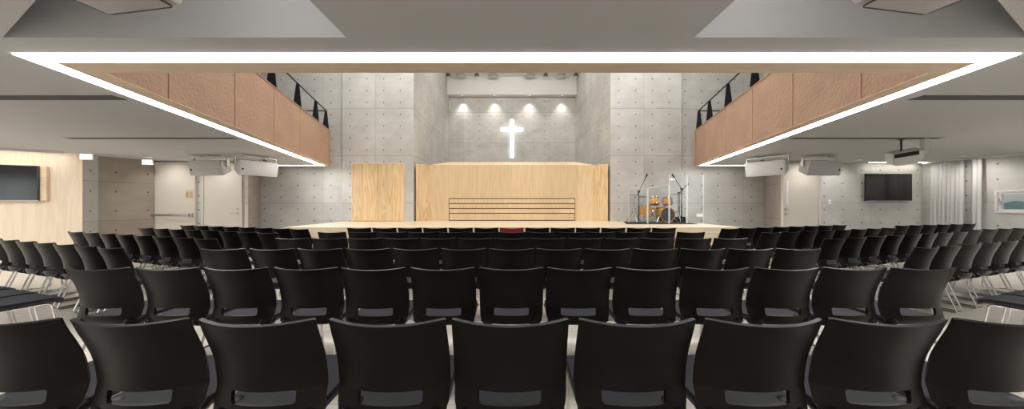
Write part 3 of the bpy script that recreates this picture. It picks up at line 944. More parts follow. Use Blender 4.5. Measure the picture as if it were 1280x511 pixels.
bm = B(); add_box(bm, 0.28, 0.02, -0.17, 0.07, 0.14, 0.30, bev=0.015); obj('cable_box', bm, 'speaker', t_)

# ------------------------------------------------------------------ right wall: curtain, window, rail
t_ = thing('curtain', 'grey pleated curtain hanging against the right wall', 'curtain', (XW - 0.16, 9.35, 0))


def drape(y0, y1, amp, waves, x_off):
    bm = B(); n = waves * 14; nz = 6
    rows = []
    for j in range(nz + 1):
        z = 0.02 + (2.63 - 0.02) * j / nz
        row = []
        for i in range(n + 1):
            t = i / n
            ph = t * waves * 2 * PI
            a = amp * (1.05 - 0.15 * j / nz) * (0.75 + 0.25 * math.sin(3.1 * i / 14 + 1))
            row.append((bm.verts.new((x_off + a * math.sin(ph), y0 + (y1 - y0) * t + 0.25 * amp * math.sin(2 * ph), z)),
                        bm.verts.new((x_off + a * math.sin(ph) + 0.012, y0 + (y1 - y0) * t + 0.25 * amp * math.sin(2 * ph), z))))
        rows.append(row)
    for j in range(nz):
        for i in range(n):
            bm.faces.new((rows[j][i][0], rows[j][i+1][0], rows[j+1][i+1][0], rows[j+1][i][0]))
            bm.faces.new((rows[j][i][1], rows[j+1][i][1], rows[j+1][i+1][1], rows[j][i+1][1]))
    return bm


obj('drape', drape(-0.12, 0.62, 0.055, 8, 0.0), 'curtain', t_)
obj('drape', drape(-0.46, -0.27, 0.05, 2, 0.02), 'curtain', t_)
bm = B(); add_box(bm, 0.0, -0.9, 2.655, 0.06, 3.4, 0.035); obj('curtain_rail', bm, 'window_frame', t_, False)

w_ = thing('window_1', 'small white-framed window in the right wall', 'window', (XW, (WD0 + WD1) / 2, WZ0)); w_['kind'] = 'structure'
ww, wh = WD1 - WD0, WZ1 - WZ0


def frame_bm(y0, y1, z0, z1, t, x0, x1):
    bm = B()
    for (ya, yb, za, zb) in ((y0, y1, z0, z0 + t), (y0, y1, z1 - t, z1), (y0, y0 + t, z0 + t, z1 - t), (y1 - t, y1, z0 + t, z1 - t)):
        add_box(bm, (x0 + x1) / 2, (ya + yb) / 2, (za + zb) / 2, x1 - x0, yb - ya, zb - za)
    return bm


obj('window_frame', frame_bm(-ww/2, ww/2, 0, wh, 0.05, -0.03, 0.14), 'window_frame', w_, False)
obj('sash', frame_bm(-ww/2 + 0.05, ww/2 - 0.05, 0.05, wh - 0.05, 0.055, 0.0, 0.07), 'window_frame', w_, False)
bm = B(); add_box(bm, 0.05, 0, wh / 2, 0.008, ww - 0.2, wh - 0.2); obj('pane', bm, 'glass', w_, False)
bm = B(); add_box(bm, -0.012, ww/2 - 0.10, wh/2 - 0.04, 0.02, 0.03, 0.10); add_tube(bm, [(-0.03, ww/2 - 0.10, wh/2 - 0.02), (-0.045, ww/2 - 0.10, wh/2 + 0.09)], 0.011); obj('handle', bm, 'steel', w_)
bm = B(); add_box(bm, XW - 0.012, 9.0, ZS - 0.03, 0.02, 2.6, 0.05); struct('trim_4', bm, 'window_frame', 'white cornice strip along the top of the right wall', 'trim')

# outside the window
bm = B(); add_prism(bm, [(13.6, 2), (30, 2), (30, 24), (13.6, 24)], -0.3, -0.1)
o = struct('ground_outside', bm, 'ground', 'paved ground outside the window', 'ground')
bm = B()
for i in range(9):
    r = bmesh.ops.create_icosphere(bm, subdivisions=3, radius=1.0, matrix=Matrix.Translation((0.5 * math.sin(i * 2.3), i * 1.1 - 4.4, 0.55)) @ Matrix.Diagonal((0.9, 0.9, 0.85 + 0.2 * math.sin(i * 1.7), 1)))
    for v in r['verts']:
        v.co += Vector((random.uniform(-1, 1), random.uniform(-1, 1), random.uniform(-1, 1))) * 0.06
o = obj('hedge', bm, 'leaf', None, loc=(22.0, 14.0, 0.0))
tag(o, 'blurred green hedge outside the small window', 'hedge'); o['kind'] = 'stuff'

# ------------------------------------------------------------------ recess lights


def downlight(loc, label, group):
    t_ = thing('downlight', label, 'downlight', loc, 0, group)
    bm = B(); add_lathe(bm, [(0.055, 0.0), (0.08, 0.0), (0.08, -0.012), (0.055, -0.012), (0.055, 0.0)], 24); obj('ring', bm, 'speaker', t_)
    bm = B(); add_lathe(bm, [(0, -0.003), (0.054, -0.003), (0.054, 0.0), (0, 0.0)], 24); obj('lens', bm, 'lamp', t_)
    return t_


def spot(name, loc, target, energy, angle, blend=0.5, size=0.05, col=(1, 0.96, 0.9)):
    l = bpy.data.lights.new(name, 'SPOT'); l.energy = energy; l.spot_size = math.radians(angle); l.spot_blend = blend
    l.shadow_soft_size = size; l.color = col
    o = bpy.data.objects.new(name, l); COL.objects.link(o); o.location = loc
    o.rotation_euler = (Vector(target) - Vector(loc)).to_track_quat('-Z', 'Y').to_euler()
    return o


def area(name, loc, sx, sy, energy, rot=(0, 0, 0), col=(1, 0.985, 0.965), spread=180):
    l = bpy.data.lights.new(name, 'AREA'); l.shape = 'RECTANGLE'; l.size = sx; l.size_y = sy; l.energy = energy; l.color = col
    l.spread = math.radians(spread)
    o = bpy.data.objects.new(name, l); COL.objects.link(o); o.location = loc; o.rotation_euler = rot
    return o


for i, px in enumerate((578, 618, 662, 703)):
    x = W(px, 0, 17.52).x
    downlight((x, 17.52, Z_BULK), '%s of four downlights washing the wall behind the cross' % ['leftmost', 'second from left', 'third from left', 'rightmost'][i], 'downlights above the cross')
    spot('wall_spot', (x, 17.50, Z_BULK - 0.03), (x, 17.60, 5.0), 105, 84, 1.0)
# lights fixed to the high ceiling in front of the bulkhead
ds = 16.95
for i, (px, big) in enumerate(((556, 0), (577, 1), (596, 0), (617, 1), (662, 1), (682, 0), (700, 1), (723, 0))):
    x = max(-X_FIN + 0.14, min(X_FIN - 0.14, W(px, 0, ds).x))
    t_ = thing('ceiling_lamp', '%s from left of the lamps on the high ceiling above the cross' % ORD[i], 'ceiling lamp', (x, ds, Z_TOP), 0, 'lamps on the high ceiling above the cross')
    bm = B()
    if big:
        add_lathe(bm, [(0.0, 0.0), (0.30, 0.0), (0.285, -0.10), (0.22, -0.17), (0.0, -0.18)], 24)
        obj('lamp_shade', bm, 'speaker', t_)
        bm = B(); add_lathe(bm, [(0.286, -0.09), (0.30, -0.10), (0.235, -0.182), (0.215, -0.172)], 24); obj('rim', bm, 'silver', t_)
    else:
        add_lathe(bm, [(0.0, 0.0), (0.07, 0.0), (0.07, -0.05), (0.11, -0.07), (0.10, -0.19), (0.0, -0.19)], 18)
        obj('lamp_can', bm, 'gap', t_)
        bm = B(); add_lathe(bm, [(0.0, -0.19), (0.085, -0.19), (0.085, -0.196), (0.0, -0.196)], 18); obj('lens', bm, 'paper', t_)

# ------------------------------------------------------------------ drums behind clear screens
rug = B(); add_prism(rug, [(W(781, 0, 9.9).x, 9.75), (W(866, 0, 10.0).x, 9.75), (W(864, 0, 10.6).x, 11.1), (W(786, 0, 10.6).x, 11.1)], ST_Z, ST_Z + 0.012)
tag(obj('rug', rug, 'rug', None, False), 'black rug under the drum kit on the stage', 'rug')
ZD = ST_Z + 0.012
DS = 10.15
sh = thing('drum_shield', 'clear acrylic drum screen of four tall panels on the stage', 'drum screen', (W(832, 0, DS).x, DS, ZD))


def acr_panel(px0, d0, px1, d1, py0, py1):
    a = W(px0, 0, d0); b_ = W(px1, 0, d1)
    o0 = sh.location
    za, zb = W(0, py0, d0).z - ZD, W(0, py1, d1).z - ZD
    p0, p1 = Vector((a.x - o0.x, a.y - o0.y)), Vector((b_.x - o0.x, b_.y - o0.y))
    n = Vector((-(p1 - p0).y, (p1 - p0).x)).normalized() * 0.008
    bm = B()
    vs = []
    for off in (Vector((0, 0)), n):
        vs.append([bm.verts.new((p0.x + off.x, p0.y + off.y, 0)), bm.verts.new((p1.x + off.x, p1.y + off.y, 0)),
                   bm.verts.new((p1.x + off.x, p1.y + off.y, zb)), bm.verts.new((p0.x + off.x, p0.y + off.y, za))])
    bm.faces.new(vs[0]); bm.faces.new(vs[1][::-1])
    for i in range(4):
        j = (i + 1) % 4
        bm.faces.new((vs[0][i], vs[0][j], vs[1][j], vs[1][i]))
    o = obj('clear_panel', bm, 'acrylic', sh, False)
    bm = B()
    add_tube(bm, [(p0.x, p0.y, 0), (p0.x, p0.y, za), (p1.x, p1.y, zb), (p1.x, p1.y, 0)], 0.010, seg=6)
    obj('polished_edge', bm, 'acrylic_edge', o)


acr_panel(786, 10.5, 809, DS - 0.2, 236, 236)
acr_panel(810, DS - 0.2, 836, DS - 0.2, 235, 231)
acr_panel(837, DS - 0.2, 858, DS - 0.1, 216.5, 216.5)
acr_panel(859.5, DS - 0.1, 879, DS - 0.09, 219, 219)
pl = W(874.8, 270.6, 10.42)
t_ = obj('card', B() if False else (lambda b: (add_box(b, 0, 0, 0, 0.20, 0.006, 0.10), b)[1])(B()), 'paper', None, False, loc=(5.885, 10.03, pl.z + 0.06))
tag(t_, 'small white card fixed low on the right drum screen panel', 'card')

# bass drum facing the seats
DB = 10.65
KIT = 'drums and cymbals of the kit'


def drum(name, label, loc, r, h, rot=None, front='drum_head', legs=None, hoops='chrome'):
    t_ = thing(name, label, 'drum', loc, 0, KIT)
    m = rot if rot is not None else Matrix.Identity(4)
    bm = B(); add_lathe(bm, [(r, 0.0), (r, h), (r - 0.01, h), (r - 0.01, 0.0), (r, 0.0)], 32); bmesh.ops.transform(bm, matrix=m, verts=list(bm.verts)); obj('shell', bm, 'drum_wood', t_)
    bm = B()
    add_lathe(bm, [(0, h + 0.004), (r - 0.008, h + 0.004), (r - 0.008, h - 0.008), (0, h - 0.008)], 32)
    bmesh.ops.transform(bm, matrix=m, verts=list(bm.verts)); obj('drum_head', bm, front, t_)
    for z in (0.0, h):
        bm = B(); add_lathe(bm, [(r - 0.004, z - 0.018), (r + 0.012, z - 0.018), (r + 0.012, z + 0.018), (r - 0.004, z + 0.018), (r - 0.004, z - 0.018)], 32)
        bmesh.ops.transform(bm, matrix=m, verts=list(bm.verts)); obj('hoop', bm, hoops, t_)
    bm = B()
    for k_ in range(8):
        a = 2 * PI * k_ / 8 + 0.2
        add_cyl(bm, ((r + 0.016) * math.cos(a), (r + 0.016) * math.sin(a), 0.02), ((r + 0.016) * math.cos(a), (r + 0.016) * math.sin(a), h - 0.02), 0.006, 6)
    bmesh.ops.transform(bm, matrix=m, verts=list(bm.verts)); obj('tension_rods', bm, 'chrome', t_)
    if legs:
        for pts in legs:
            bm = B(); add_tube(bm, pts, 0.009, fil=0.02); obj('leg', bm, 'chrome', t_)
    return t_


rb = 0.235
pb = W(831.5, 0, DB)
drum('bass_drum', 'bass drum with dark front head, lowest of the kit', (pb.x, DB, ZD), rb, 0.34,
     Matrix.Translation((0, 0.17, rb + 0.015)) @ Matrix.Rotation(PI / 2, 4, 'X'), 'drum_head_dark',
     [[(s * rb * 0.95, -0.05, rb * 0.8), (s * (rb + 0.12), -0.16, 0.008)] for s in (-1, 1)], 'drum_wood')
pt = W(806.5, 0, DB); zf = W(0, 256.5, DB).z - ZD
drum('floor_tom', 'honey-coloured floor tom on three legs, left of the bass drum', (pt.x, DB, ZD), 0.18, 0.36, Matrix.Translation((0, 0, zf - 0.36)), 'drum_head',
     [[(0.198 * math.cos(a), 0.198 * math.sin(a), zf - 0.10), (0.198 * math.cos(a), 0.198 * math.sin(a), 0.008)] for a in (0.5, 2.6, 4.7)])
for px, py, lab in ((818, 255, 'honey-coloured rack tom over the bass drum, left one'), (835, 255.5, 'honey-coloured rack tom over the bass drum, right one')):
    q = W(px, py, DB + 0.05)
    s = -1 if px < 826 else 1
    drum('rack_tom', lab, (q.x, q.y, q.z), 0.145, 0.22, Matrix.Rotation(math.radians(-16), 4, 'X') @ Matrix.Rotation(math.radians(s * -6), 4, 'Y'), 'drum_head',
         [[(0, 0, 0.02), (-s * 0.10, 0, -0.03), (pb.x - q.x, -0.0, ZD + 2 * rb + 0.02 - q.z)]])
q = W(815, 264, DB + 0.30)
drum('snare_drum', 'snare drum on a low stand behind the left rack tom', (q.x, q.y, q.z), 0.17, 0.13, Matrix.Rotation(math.radians(-6), 4, 'X'), 'drum_head',
     [[(0, 0, 0.0), (0, 0, ZD + 0.25 - q.z)]] + [[(0, 0, ZD + 0.28 - q.z), (0.22 * math.cos(a), 0.22 * math.sin(a), ZD + 0.008 - q.z)] for a in (0.3, 2.4, 4.5)], 'chrome')


def cymbal(name, label, px, py, d, r, tilt):
    q = W(px, py, d)
    t_ = thing(name, label, 'cymbal', (q.x, d, ZD), 0, KIT)
    h = q.z - ZD
    m = Matrix.Translation((0, 0, h)) @ Matrix.Rotation(tilt, 4, 'Y')
    bm = B(); add_lathe(bm, [(0.0, 0.032), (0.03, 0.028), (0.045, 0.012), (r, -0.012), (r, -0.015), (0.045, 0.008), (0.0, 0.024)], 32)
    bmesh.ops.transform(bm, matrix=m, verts=list(bm.verts)); obj('cymbal_plate', bm, 'brass', t_)
    if name == 'hi_hat':
        bm = B(); add_lathe(bm, [(0.0, -0.060), (0.03, -0.056), (0.045, -0.04), (r, -0.020), (r, -0.017), (0.045, -0.036), (0.0, -0.05)], 32)
        bmesh.ops.transform(bm, matrix=m, verts=list(bm.verts)); obj('cymbal_plate', bm, 'brass', t_)
    bm = B(); add_cyl(bm, (0, 0, 0.12), (0, 0, h + 0.05), 0.011, 8); obj('stand_tube', bm, 'chrome', t_)
    for a in (0.4, 2.5, 4.6):
        bm = B(); add_tube(bm, [(0, 0, 0.42), (0.13 * math.cos(a), 0.13 * math.sin(a), 0.22), (0.27 * math.cos(a), 0.27 * math.sin(a), 0.009)], 0.010, fil=0.05); obj('stand_leg', bm, 'chrome', t_)
    return t_


cymbal('ride_cymbal', 'cymbal on a chrome stand at the left end of the drum kit', 793, 243.5, 10.72, 0.25, 0.05)
cymbal('hi_hat', 'hi-hat pair on a stand right of the floor tom', 804, 245.5, 10.95, 0.17, 0.0)
cymbal('crash_cymbal', 'cymbal on a chrome stand at the right end of the drum kit', 847, 242.0, 10.6, 0.24, -0.12)
# throne
q = W(828, 0, 11.08)
t_ = thing('drum_throne', 'round black drum stool behind the drums', 'stool', (q.x, 11.14, ZD))
bm = B(); add_lathe(bm, [(0, 0.42), (0.15, 0.42), (0.16, 0.45), (0.15, 0.49), (0.0, 0.50)], 24); obj('seat', bm, 'black', t_)
bm = B(); add_cyl(bm, (0, 0, 0.2), (0, 0, 0.42), 0.015); obj('post', bm, 'chrome', t_)
for a in (0, 2.1, 4.2):
    bm = B(); add_tube(bm, [(0, 0, 0.25), (0.2 * math.cos(a), 0.2 * math.sin(a), 0.009)], 0.011); obj('leg', bm, 'chrome', t_)


def mic_stand(px, d, py_top, tip_px, tip_py, label, boom_dir):
    q = W(px, py_top, d)
    t_ = thing('microphone_stand', label, 'microphone stand', (q.x, d, ZD), 0, 'boom microphone stands at the drums')
    h = q.z - ZD
    tip = W(tip_px, tip_py, d); tx, tz = tip.x - q.x, tip.z - ZD
    bm = B(); add_lathe(bm, [(0, 0.03), (0.12, 0.025), (0.14, 0.0), (0, 0.0)], 24); obj('base', bm, 'black', t_)
    bm = B(); add_cyl(bm, (0, 0, 0.02), (0, 0, h * 0.55), 0.017, 10); add_cyl(bm, (0, 0, h * 0.55), (0, 0, h), 0.012, 10); obj('pole', bm, 'black', t_)
    bm = B(); add_cyl(bm, (-0.03, 0, h), (0.03, 0, h), 0.028, 12); obj('clutch', bm, 'black', t_)
    v = Vector((tx, 0, tz - h))
    bm = B(); add_cyl(bm, Vector((0, 0, h)) - v * 0.25, (tx, 0, tz), 0.010, 8); obj('boom', bm, 'black', t_)
    e = Vector((tx, 0, tz)); u = v.normalized()
    bm = B(); add_tube(bm, [e, e + u * 0.05, e + u * 0.13], 0.02, seg=12, rads=[0.014, 0.022, 0.026]); obj('microphone', bm, 'dark_metal', t_)


mic_stand(798.5, 10.35, 239.5, 807, 222, 'black boom microphone stand at the left of the drum kit', 1)
mic_stand(852, 10.22, 236, 843, 222, 'tall black boom microphone stand at the right of the drum kit', -1)
mic_stand(849, 10.52, 241, 857, 233, 'shorter black boom microphone stand beside the tall one at the right of the drums', 1)
# dark gear cases low at the right of the kit
q = W(847, 0, 10.5)
t_ = thing('gear_case', 'low black gear case right of the bass drum', 'case', (5.70, 10.96, ZD))
bm = B(); add_box(bm, 0, 0, 0.085, 0.36, 0.26, 0.17, bev=0.012); obj('body', bm, 'black', t_)
bm = B(); add_tube(bm, [(-0.07, -0.135, 0.11), (-0.07, -0.16, 0.11), (0.07, -0.16, 0.11), (0.07, -0.135, 0.11)], 0.008, fil=0.015); obj('handle', bm, 'steel', t_)

# ------------------------------------------------------------------ the chair
CW = 0.494


def interp(tab, x):
    for (x0, y0), (x1, y1) in zip(tab, tab[1:]):
        if x <= x1:
            t = (x - x0) / (x1 - x0)
            t = max(0.0, t)
            return y0 + (y1 - y0) * t
    return tab[-1][1]


# centre line of the back from top to bottom: (arc step, y, z)
BK = [(0.00, -0.064, 0.853), (0.12, -0.046, 0.800), (0.25, -0.022, 0.737), (0.40, 0.000, 0.665), (0.55, 0.013, 0.600), (0.66, 0.018, 0.550),
      (0.695, 0.019, 0.536), (0.83, 0.017, 0.476), (0.88, 0.017, 0.452), (0.93, 0.022, 0.428), (0.965, 0.042, 0.408), (1.0, 0.09, 0.399)]


def smooth_tab(k):
    return [(a[0], a[k]) for a in BK]


def back_point(u, v):
    y = interp(smooth_tab(1), v); z = interp(smooth_tab(2), v)
    w = interp([(0, CW), (0.06, CW - 0.004), (0.35, CW), (0.66, CW), (0.88, CW - 0.008), (0.95, CW - 0.025), (1.0, CW - 0.08)], v)
    sag = interp([(0, 0.062), (0.4, 0.074), (0.7, 0.072), (0.9, 0.05), (1.0, 0.0)], v)
    au = abs(u)
    y += sag * au ** 2.1
    if v < 0.12:
        f = 1 - v / 0.12
        z += f * (0.012 * u * u - 0.004 * max(0.0, (au - 0.95) / 0.05) ** 2.2)
    z += interp([(0, 0), (0.85, 0.0), (1.0, 0.02)], v) * au ** 3
    return Vector((u * w / 2, y, z))


def back_bm():
    bm = B()
    us = [-1, -0.98, -0.95, -0.9, -0.8, -0.7, -0.56, -0.535, -0.51, -0.4, -0.2, 0, 0.2, 0.4, 0.51, 0.535, 0.56, 0.7, 0.8, 0.9, 0.95, 0.98, 1]
    vs = [0, 0.02, 0.05, 0.09, 0.14, 0.2, 0.28, 0.36, 0.44, 0.52, 0.6, 0.66, 0.695, 0.71, 0.76, 0.815, 0.83, 0.86, 0.89, 0.92, 0.95, 0.975, 1.0]
    g = [[bm.verts.new(back_point(u, v)) for u in us] for v in vs]
    for j in range(len(vs) - 1):
        for i in range(len(us) - 1):
            vm = (vs[j] + vs[j + 1]) / 2; um = (us[i] + us[i + 1]) / 2
            inside = 0.695 < vm < 0.83 and abs(um) < 0.535 + 0.025 * (0.71 < vm < 0.815)
            if inside:
                continue
            bm.faces.new((g[j][i], g[j][i + 1], g[j + 1][i + 1], g[j + 1][i]))
    for v in list(bm.verts):
        if not v.link_faces:
            bm.verts.remove(v)
    bmesh.ops.recalc_face_normals(bm, faces=bm.faces)
    bmesh.ops.solidify(bm, geom=list(bm.faces), thickness=0.015)
    return bm


def seat_bm(dx, zoff, th, y0, y1):
    bm = B()
    nu, nv = 14, 16
    g = []
    for j in range(nv + 1):
        t = j / nv
        y = y0 + (y1 - y0) * t
        w = CW - 0.03 - dx - 0.03 * max(0, t - 0.5)
        row = []
        for i in range(nu + 1):
            u = -1 + 2 * i / nu
            z = 0.441 - 0.010 * (1 - u * u) * math.sin(PI * min(1, t * 1.15)) - 0.028 * max(0, (t - 0.80) / 0.20) ** 2 + zoff
            xx = u * w / 2
            yy = y
            if t > 0.86:       # rounded front corners
                yy -= 0.030 * abs(u) ** 6 * (t - 0.86) / 0.14
            if t < 0.1:
                yy += 0.03 * abs(u) ** 4 * (0.1 - t) / 0.1
            row.append(bm.verts.new((xx, yy, z)))
        g.append(row)
    for j in range(nv):
        for i in range(nu):
            bm.faces.new((g[j][i], g[j][i + 1], g[j + 1][i + 1], g[j + 1][i]))
    r = bmesh.ops.extrude_face_region(bm, geom=list(bm.faces))
    bmesh.ops.translate(bm, vec=(0, 0, -th), verts=[q for q in r['geom'] if isinstance(q, bmesh.types.BMVert)])
    bmesh.ops.recalc_face_normals(bm, faces=bm.faces)
    return bm


def frame_side_bm(s):
    bm = B()
    x = s * 0.198
    r = 0.0095
    add_tube(bm, [(x, 0.12, 0.398), (x, 0.50, 0.398), (x, 0.555, r), (x, -0.01, r)], r, closed=True, fil=0.035, seg=8)
    return bm


def knuckle_bm(s):
    bm = B()
    bmesh.ops.create_uvsphere(bm, u_segments=16, v_segments=10, radius=1.0,
                              matrix=Matrix.Translation((s * 0.185, 0.078, 0.422)) @ Matrix.Diagonal((0.052, 0.070, 0.042, 1)))
    return bm


CHAIR_MESH = {
    'backrest': mesh_data('backrest', back_bm(), 'plastic', angle=45),
    'seat_shell': mesh_data('seat_shell', seat_bm(0.0, -0.012, 0.016, 0.05, 0.585), 'plastic_edge'),
    'seat_pad': mesh_data('seat_pad', seat_bm(0.02, 0.012, 0.024, 0.045, 0.590), 'fabric'),
    'leg_frame_a': mesh_data('leg_frame', frame_side_bm(-1), 'chrome'),
    'leg_frame_b': mesh_data('leg_frame', frame_side_bm(1), 'chrome'),
    'knuckle_a': mesh_data('hinge_cover', knuckle_bm(-1), 'plastic'),
    'knuckle_b': mesh_data('hinge_cover', knuckle_bm(1), 'plastic'),
}
bm = B()
for y in (0.17, 0.47):
    add_cyl(bm, (-0.198, y, 0.398), (0.198, y, 0.398), 0.0085, 8)
CHAIR_MESH['cross_bars'] = mesh_data('cross_bars', bm, 'chrome')
red_back = CHAIR_MESH['backrest'].copy(); red_back.materials.clear(); red_back.materials.append(M['red'])

proto = None
proto_parts = []


def chair(x, y, rz, label, group, red=False):
    """(x, y): middle of the line joining the two top corners of the back; the chair faces +Y turned by rz"""
    global proto, proto_parts
    if proto is None:
        proto = thing('chair', label, 'chair', (x, y, 0), rz, group)
        for nm, key in (('backrest', 'backrest'), ('seat_shell', 'seat_shell'), ('seat_pad', 'seat_pad'), ('leg_frame', 'leg_frame_a'), ('leg_frame', 'leg_frame_b'),
                        ('hinge_cover', 'knuckle_a'), ('hinge_cover', 'knuckle_b'), ('cross_bar', 'cross_bars')):
            o = bpy.data.objects.new(nm, CHAIR_MESH[key]); COL.objects.link(o); o.parent = proto
            proto_parts.append(o)
        return proto
    c = proto.copy(); COL.objects.link(c)
    c.location = (x, y, 0); c.rotation_euler = (0, 0, rz)
    for q in proto_parts:
        d = q.copy(); COL.objects.link(d); d.parent = c
        if red and q.name.startswith('backrest'):
            d.data = red_back; d['label'] = 'red backrest'
    c['label'] = label; c['group'] = group
    return c


PITCH = 0.535
rows = [(1.383, 4, 'nearest'), (2.50, 6, 'second'), (3.58, 6, 'third'), (4.69, 6, 'fourth'), (5.73, 6, 'fifth'), (6.74, 6, 'front')]
NEAR = {-4: (-2.19, 1.383, 0.01), -3: (-1.642, 1.387, 0.01), -2: (-1.092, 1.383, 0.0), -1: (-0.534, 1.383, 0.0), 0: (-0.008, 1.383, 0.0),
        1: (0.536, 1.383, 0.0), 2: (1.079, 1.383, 0.0), 3: (1.615, 1.387, -0.01), 4: (2.149, 1.383, -0.01)}
for ri, (d, n, nm) in enumerate(rows):
    for i in range(-n, n + 1):
        jx = random.uniform(-1, 1) * 0.004; jy = random.uniform(-1, 1) * 0.008; jr = random.uniform(-1, 1) * 0.010
        red = (ri == 5 and i == 0)
        k_ = i + n
        pos = ('%s from the left' % ORD[k_]) if i <= 0 else ('%s from the right' % ORD[2 * n - k_])
        pos = pos.replace('first from the left', 'leftmost').replace('first from the right', 'rightmost')
        if i == 0:
            pos = 'the middle one'
        lab = 'black chair, %s, in the %s row of the middle block' % (pos, {'nearest': 'nearest', 'front': 'stage-side front'}.get(nm, nm + ' nearest'))
        if red:
            lab = 'only red-backed chair, in the middle of the front row by the stage'
        px_, py_, pr_ = NEAR[i] if ri == 0 else (i * PITCH - 0.006 + jx, d + jy, jr)
        chair(px_, py_, pr_, lab, 'black chairs of the middle block, %s row' % nm, red)

FAN = math.radians(18.5)
left_in = [(-4.56, 2.60), (-4.38, 3.61), (-4.21, 4.57), (-4.04, 5.52), (-4.06, 6.39)]
right_in = [(4.66, 2.56), (4.58, 3.65), (4.50, 4.62), (4.36, 5.60), (4.26, 6.52)]
names = ['nearest', 'second nearest', 'third nearest', 'fourth nearest', 'farthest']
for side, pts in (('left', left_in), ('right', right_in)):
    s = -1 if side == 'left' else 1
    for ri, (x0, y0) in enumerate(pts):
        cnt = (3, 7, 8, 8, 8)[ri] if side == 'left' else (3, 7, 8, 8, 8)[ri]
        for k_ in range(cnt):
            t = 0.25 + 0.518 * k_
            x = x0 + s * math.cos(FAN) * t; y = y0 + math.sin(FAN) * t
            rz = (-FAN if s < 0 else FAN) + random.uniform(-1, 1) * 0.012
            lab = 'black chair, %s from the inner aisle in the %s row of the %s block' % (ORD[k_], names[ri], side)
            chair(x, y, rz, lab, 'black chairs of the %s block, %s row' % (side, names[ri]))
F2 = math.radians(14.5)
for nm, (x0, y0), cnt in (('nearer', (8.95, 6.30), 6), ('farther', (8.98, 7.50), 6)):
    for k_ in range(cnt):
        t = 0.25 + 0.518 * k_
        lab = 'black chair, %s from the left in the %s row of the far-right block' % (ORD[k_], nm)
        chair(x0 + math.cos(F2) * t, y0 + math.sin(F2) * t, F2 + random.uniform(-1, 1) * 0.012, lab, 'black chairs of the far-right block, %s row' % nm)

# ------------------------------------------------------------------ lighting of the hall
# lamps in the high ceiling over the seats and the stage
area('hall_lamp', (0, 5.6, Z_TOP - 0.1), 6.0, 2.0, 310, col=(1, 0.985, 0.96))
area('hall_lamp', (-4.6, 8.6, Z_TOP - 0.1), 2.4, 3.0, 180, col=(1, 0.985, 0.96))
area('hall_lamp', (4.6, 8.6, Z_TOP - 0.1), 2.4, 3.0, 180, col=(1, 0.985, 0.96))
area('stage_lamp', (0, 9.2, Z_TOP - 0.1), 4.0, 1.0, 225, (math.radians(30), 0, 0), col=(1, 0.97, 0.93))
area('recess_lamp', (0, 13.0, Z_TOP - 0.15), 5.0, 1.0, 125, (math.radians(55), 0, 0))
for s in (-1, 1):
    spot('fin_spot', (s * 4.05, 10.75, Z_TOP - 0.1), (s * 4.05, D_FIN, 5.9), 110, 40, 0.9)
# unseen fill lights added at soffit level, without fixtures
for s in (-1, 1):
    area('soffit_fill', (s * 7.5, 0.2, ZS - 0.01), 1.2, 1.2, 100)
    area('soffit_fill', (s * 10.3, 4.6, ZS - 0.01), 1.0, 1.0, 60 if s > 0 else 80)
    area('soffit_fill', (s * 11.4, 5.6, ZS - 0.01), 0.8, 0.8, 60 if s > 0 else 42)
    area('pocket_fill', (s * 1.75 + 0.03, 1.50, ZS + 0.36), 0.5, 0.2, 3.6, (math.radians(90), 0, 0))  # added fill that brightens the far face of the ceiling pocket
area('soffit_fill', (0, -2.2, ZS - 0.01), 3.0, 0.6, 100)

# glazed door at the rear left, mirrored in the left television
t_ = thing('door_5', 'daylit glazed door in the rear wall, mirrored in the left television', 'door', (-12.6, -4.2, 0)); t_['kind'] = 'structure'
bm = B(); add_box(bm, 0, 0.03, 1.3, 1.2, 0.02, 2.3); obj('lit_pane', bm, glow('daylit_pane', (0.93, 0.97, 1.0), 3.2), t_, False)
bm = B()
for x, z, sx, sz in ((-0.65, 1.28, 0.10, 2.56), (0.65, 1.28, 0.10, 2.56), (0, 2.51, 1.2, 0.10), (0, 0.08, 1.2, 0.15)):
    add_box(bm, x, 0.04, z, sx, 0.08, sz)
obj('door_frame', bm, 'window_frame', t_, False)
# downlights added in the soffit to brighten side walls and doors
for x, y, tx, ty, e, lab in ((-10.2, 9.0, -10.3, 9.8, 30, 'added recessed downlight before the cream door with the push bar'),
                             (-8.75, 9.0, -8.8, 9.8, 30, 'added recessed downlight before the plain cream door'),
                             (8.75, 9.0, 8.8, 9.75, 36, 'added recessed downlight before the cream door with the vision slot'),
                             (10.3, 9.5, 10.3, 10.3, 40, 'added recessed downlight before the wall left of the right television'),
                             (12.4, 8.8, 13.2, 8.9, 46, 'added recessed downlight before the small window'),
                             (12.5, 9.75, 13.2, 9.6, 18, 'added recessed downlight before the grey curtain')):
    downlight((x, y, ZS), lab, 'downlights added in the soffit near the walls')
    spot('wall_wash_fill', (x, y, ZS - 0.02), (tx, ty, 1.4), e, 120, 1.0, 0.02)

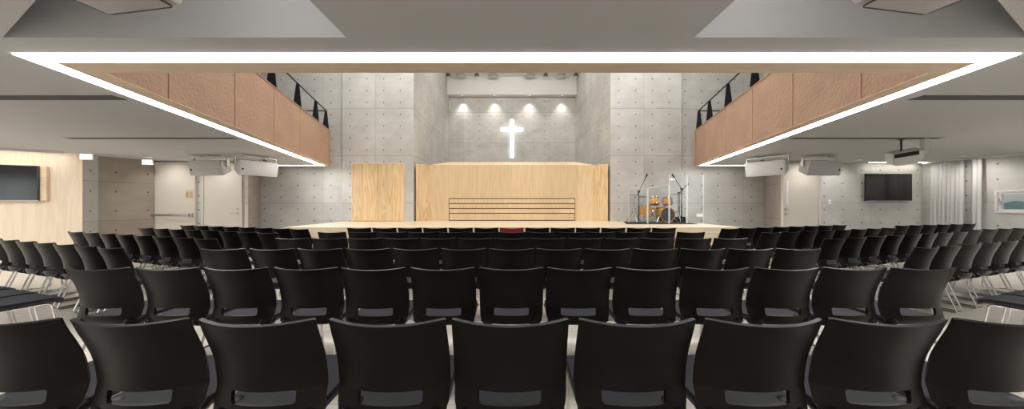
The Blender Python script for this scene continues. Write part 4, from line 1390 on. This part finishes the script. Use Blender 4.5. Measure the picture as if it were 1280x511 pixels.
# coves washing the side walls
def cove(name, a, b_, w, label, valance=0, mat='cove'):
    a, b_ = Vector(a), Vector(b_)
    t = (b_ - a).normalized(); n = Vector((-t.y, t.x)) * w / 2
    c = (a + b_) / 2
    t_ = thing('cove_light', label, 'cove light', (c.x, c.y, ZS), 0, 'cove lights along the walls')
    bm = B(); add_prism(bm, [tuple(a + n - c), tuple(b_ + n - c), tuple(b_ - n - c), tuple(a - n - c)], -0.004, 0.0)
    obj('diffuser', bm, mat, t_, False)
    if valance:
        m_ = n.normalized() * (valance * (w / 2 + 0.03)); m2 = n.normalized() * (valance * (w / 2 + 0.05))
        bm = B(); ee = t * 0.12
        add_prism(bm, [tuple(a - ee + m_ - c), tuple(b_ + ee + m_ - c), tuple(b_ + ee + m2 - c), tuple(a - ee + m2 - c)], -0.055, -0.001)
        obj('valance', bm, 'soffit', t_, False)
    return t_


nw = Vector((wt.y, -wt.x))
cove('c', wa + wt * 1.0 + nw * 0.30, wb - wt * 0.25 + nw * 0.30, 0.07, 'light line in the soffit above the plywood wall', -1)
cove('c', (11.3, 10.10), (13.05, 10.10), 0.08, 'light line in the soffit above the right television')

# daylight
w = bpy.data.worlds.new('daylight'); SC.world = w
w.use_nodes = True
bg = w.node_tree.nodes['Background']
sky = w.node_tree.nodes.new('ShaderNodeTexSky'); sky.sky_type = 'PREETHAM' if False else 'HOSEK_WILKIE'
sky.turbidity = 6
w.node_tree.links.new(sky.outputs[0], bg.inputs[0])
bg.inputs[1].default_value = 2.2

# ------------------------------------------------------------------ camera
cam = bpy.data.cameras.new('camera')
cam.sensor_fit = 'HORIZONTAL'; cam.sensor_width = 36.0; cam.lens = 36.0 * F / 1280.0
cam.clip_start = 0.02
co = bpy.data.objects.new('camera', cam); COL.objects.link(co)
co.location = (0, 0, H); co.rotation_euler = (PI / 2, 0, 0)
SC.camera = co
SC.view_settings.view_transform = 'Standard'
SC.view_settings.look = 'None'
SC.view_settings.gamma = 1.0
SC.view_settings.use_curve_mapping = False
SC.view_settings.exposure = 0.13
SC.cycles.use_denoising = True
SC.cycles.max_bounces = 10
SC.cycles.diffuse_bounces = 6
SC.cycles.sample_clamp_indirect = 6.0
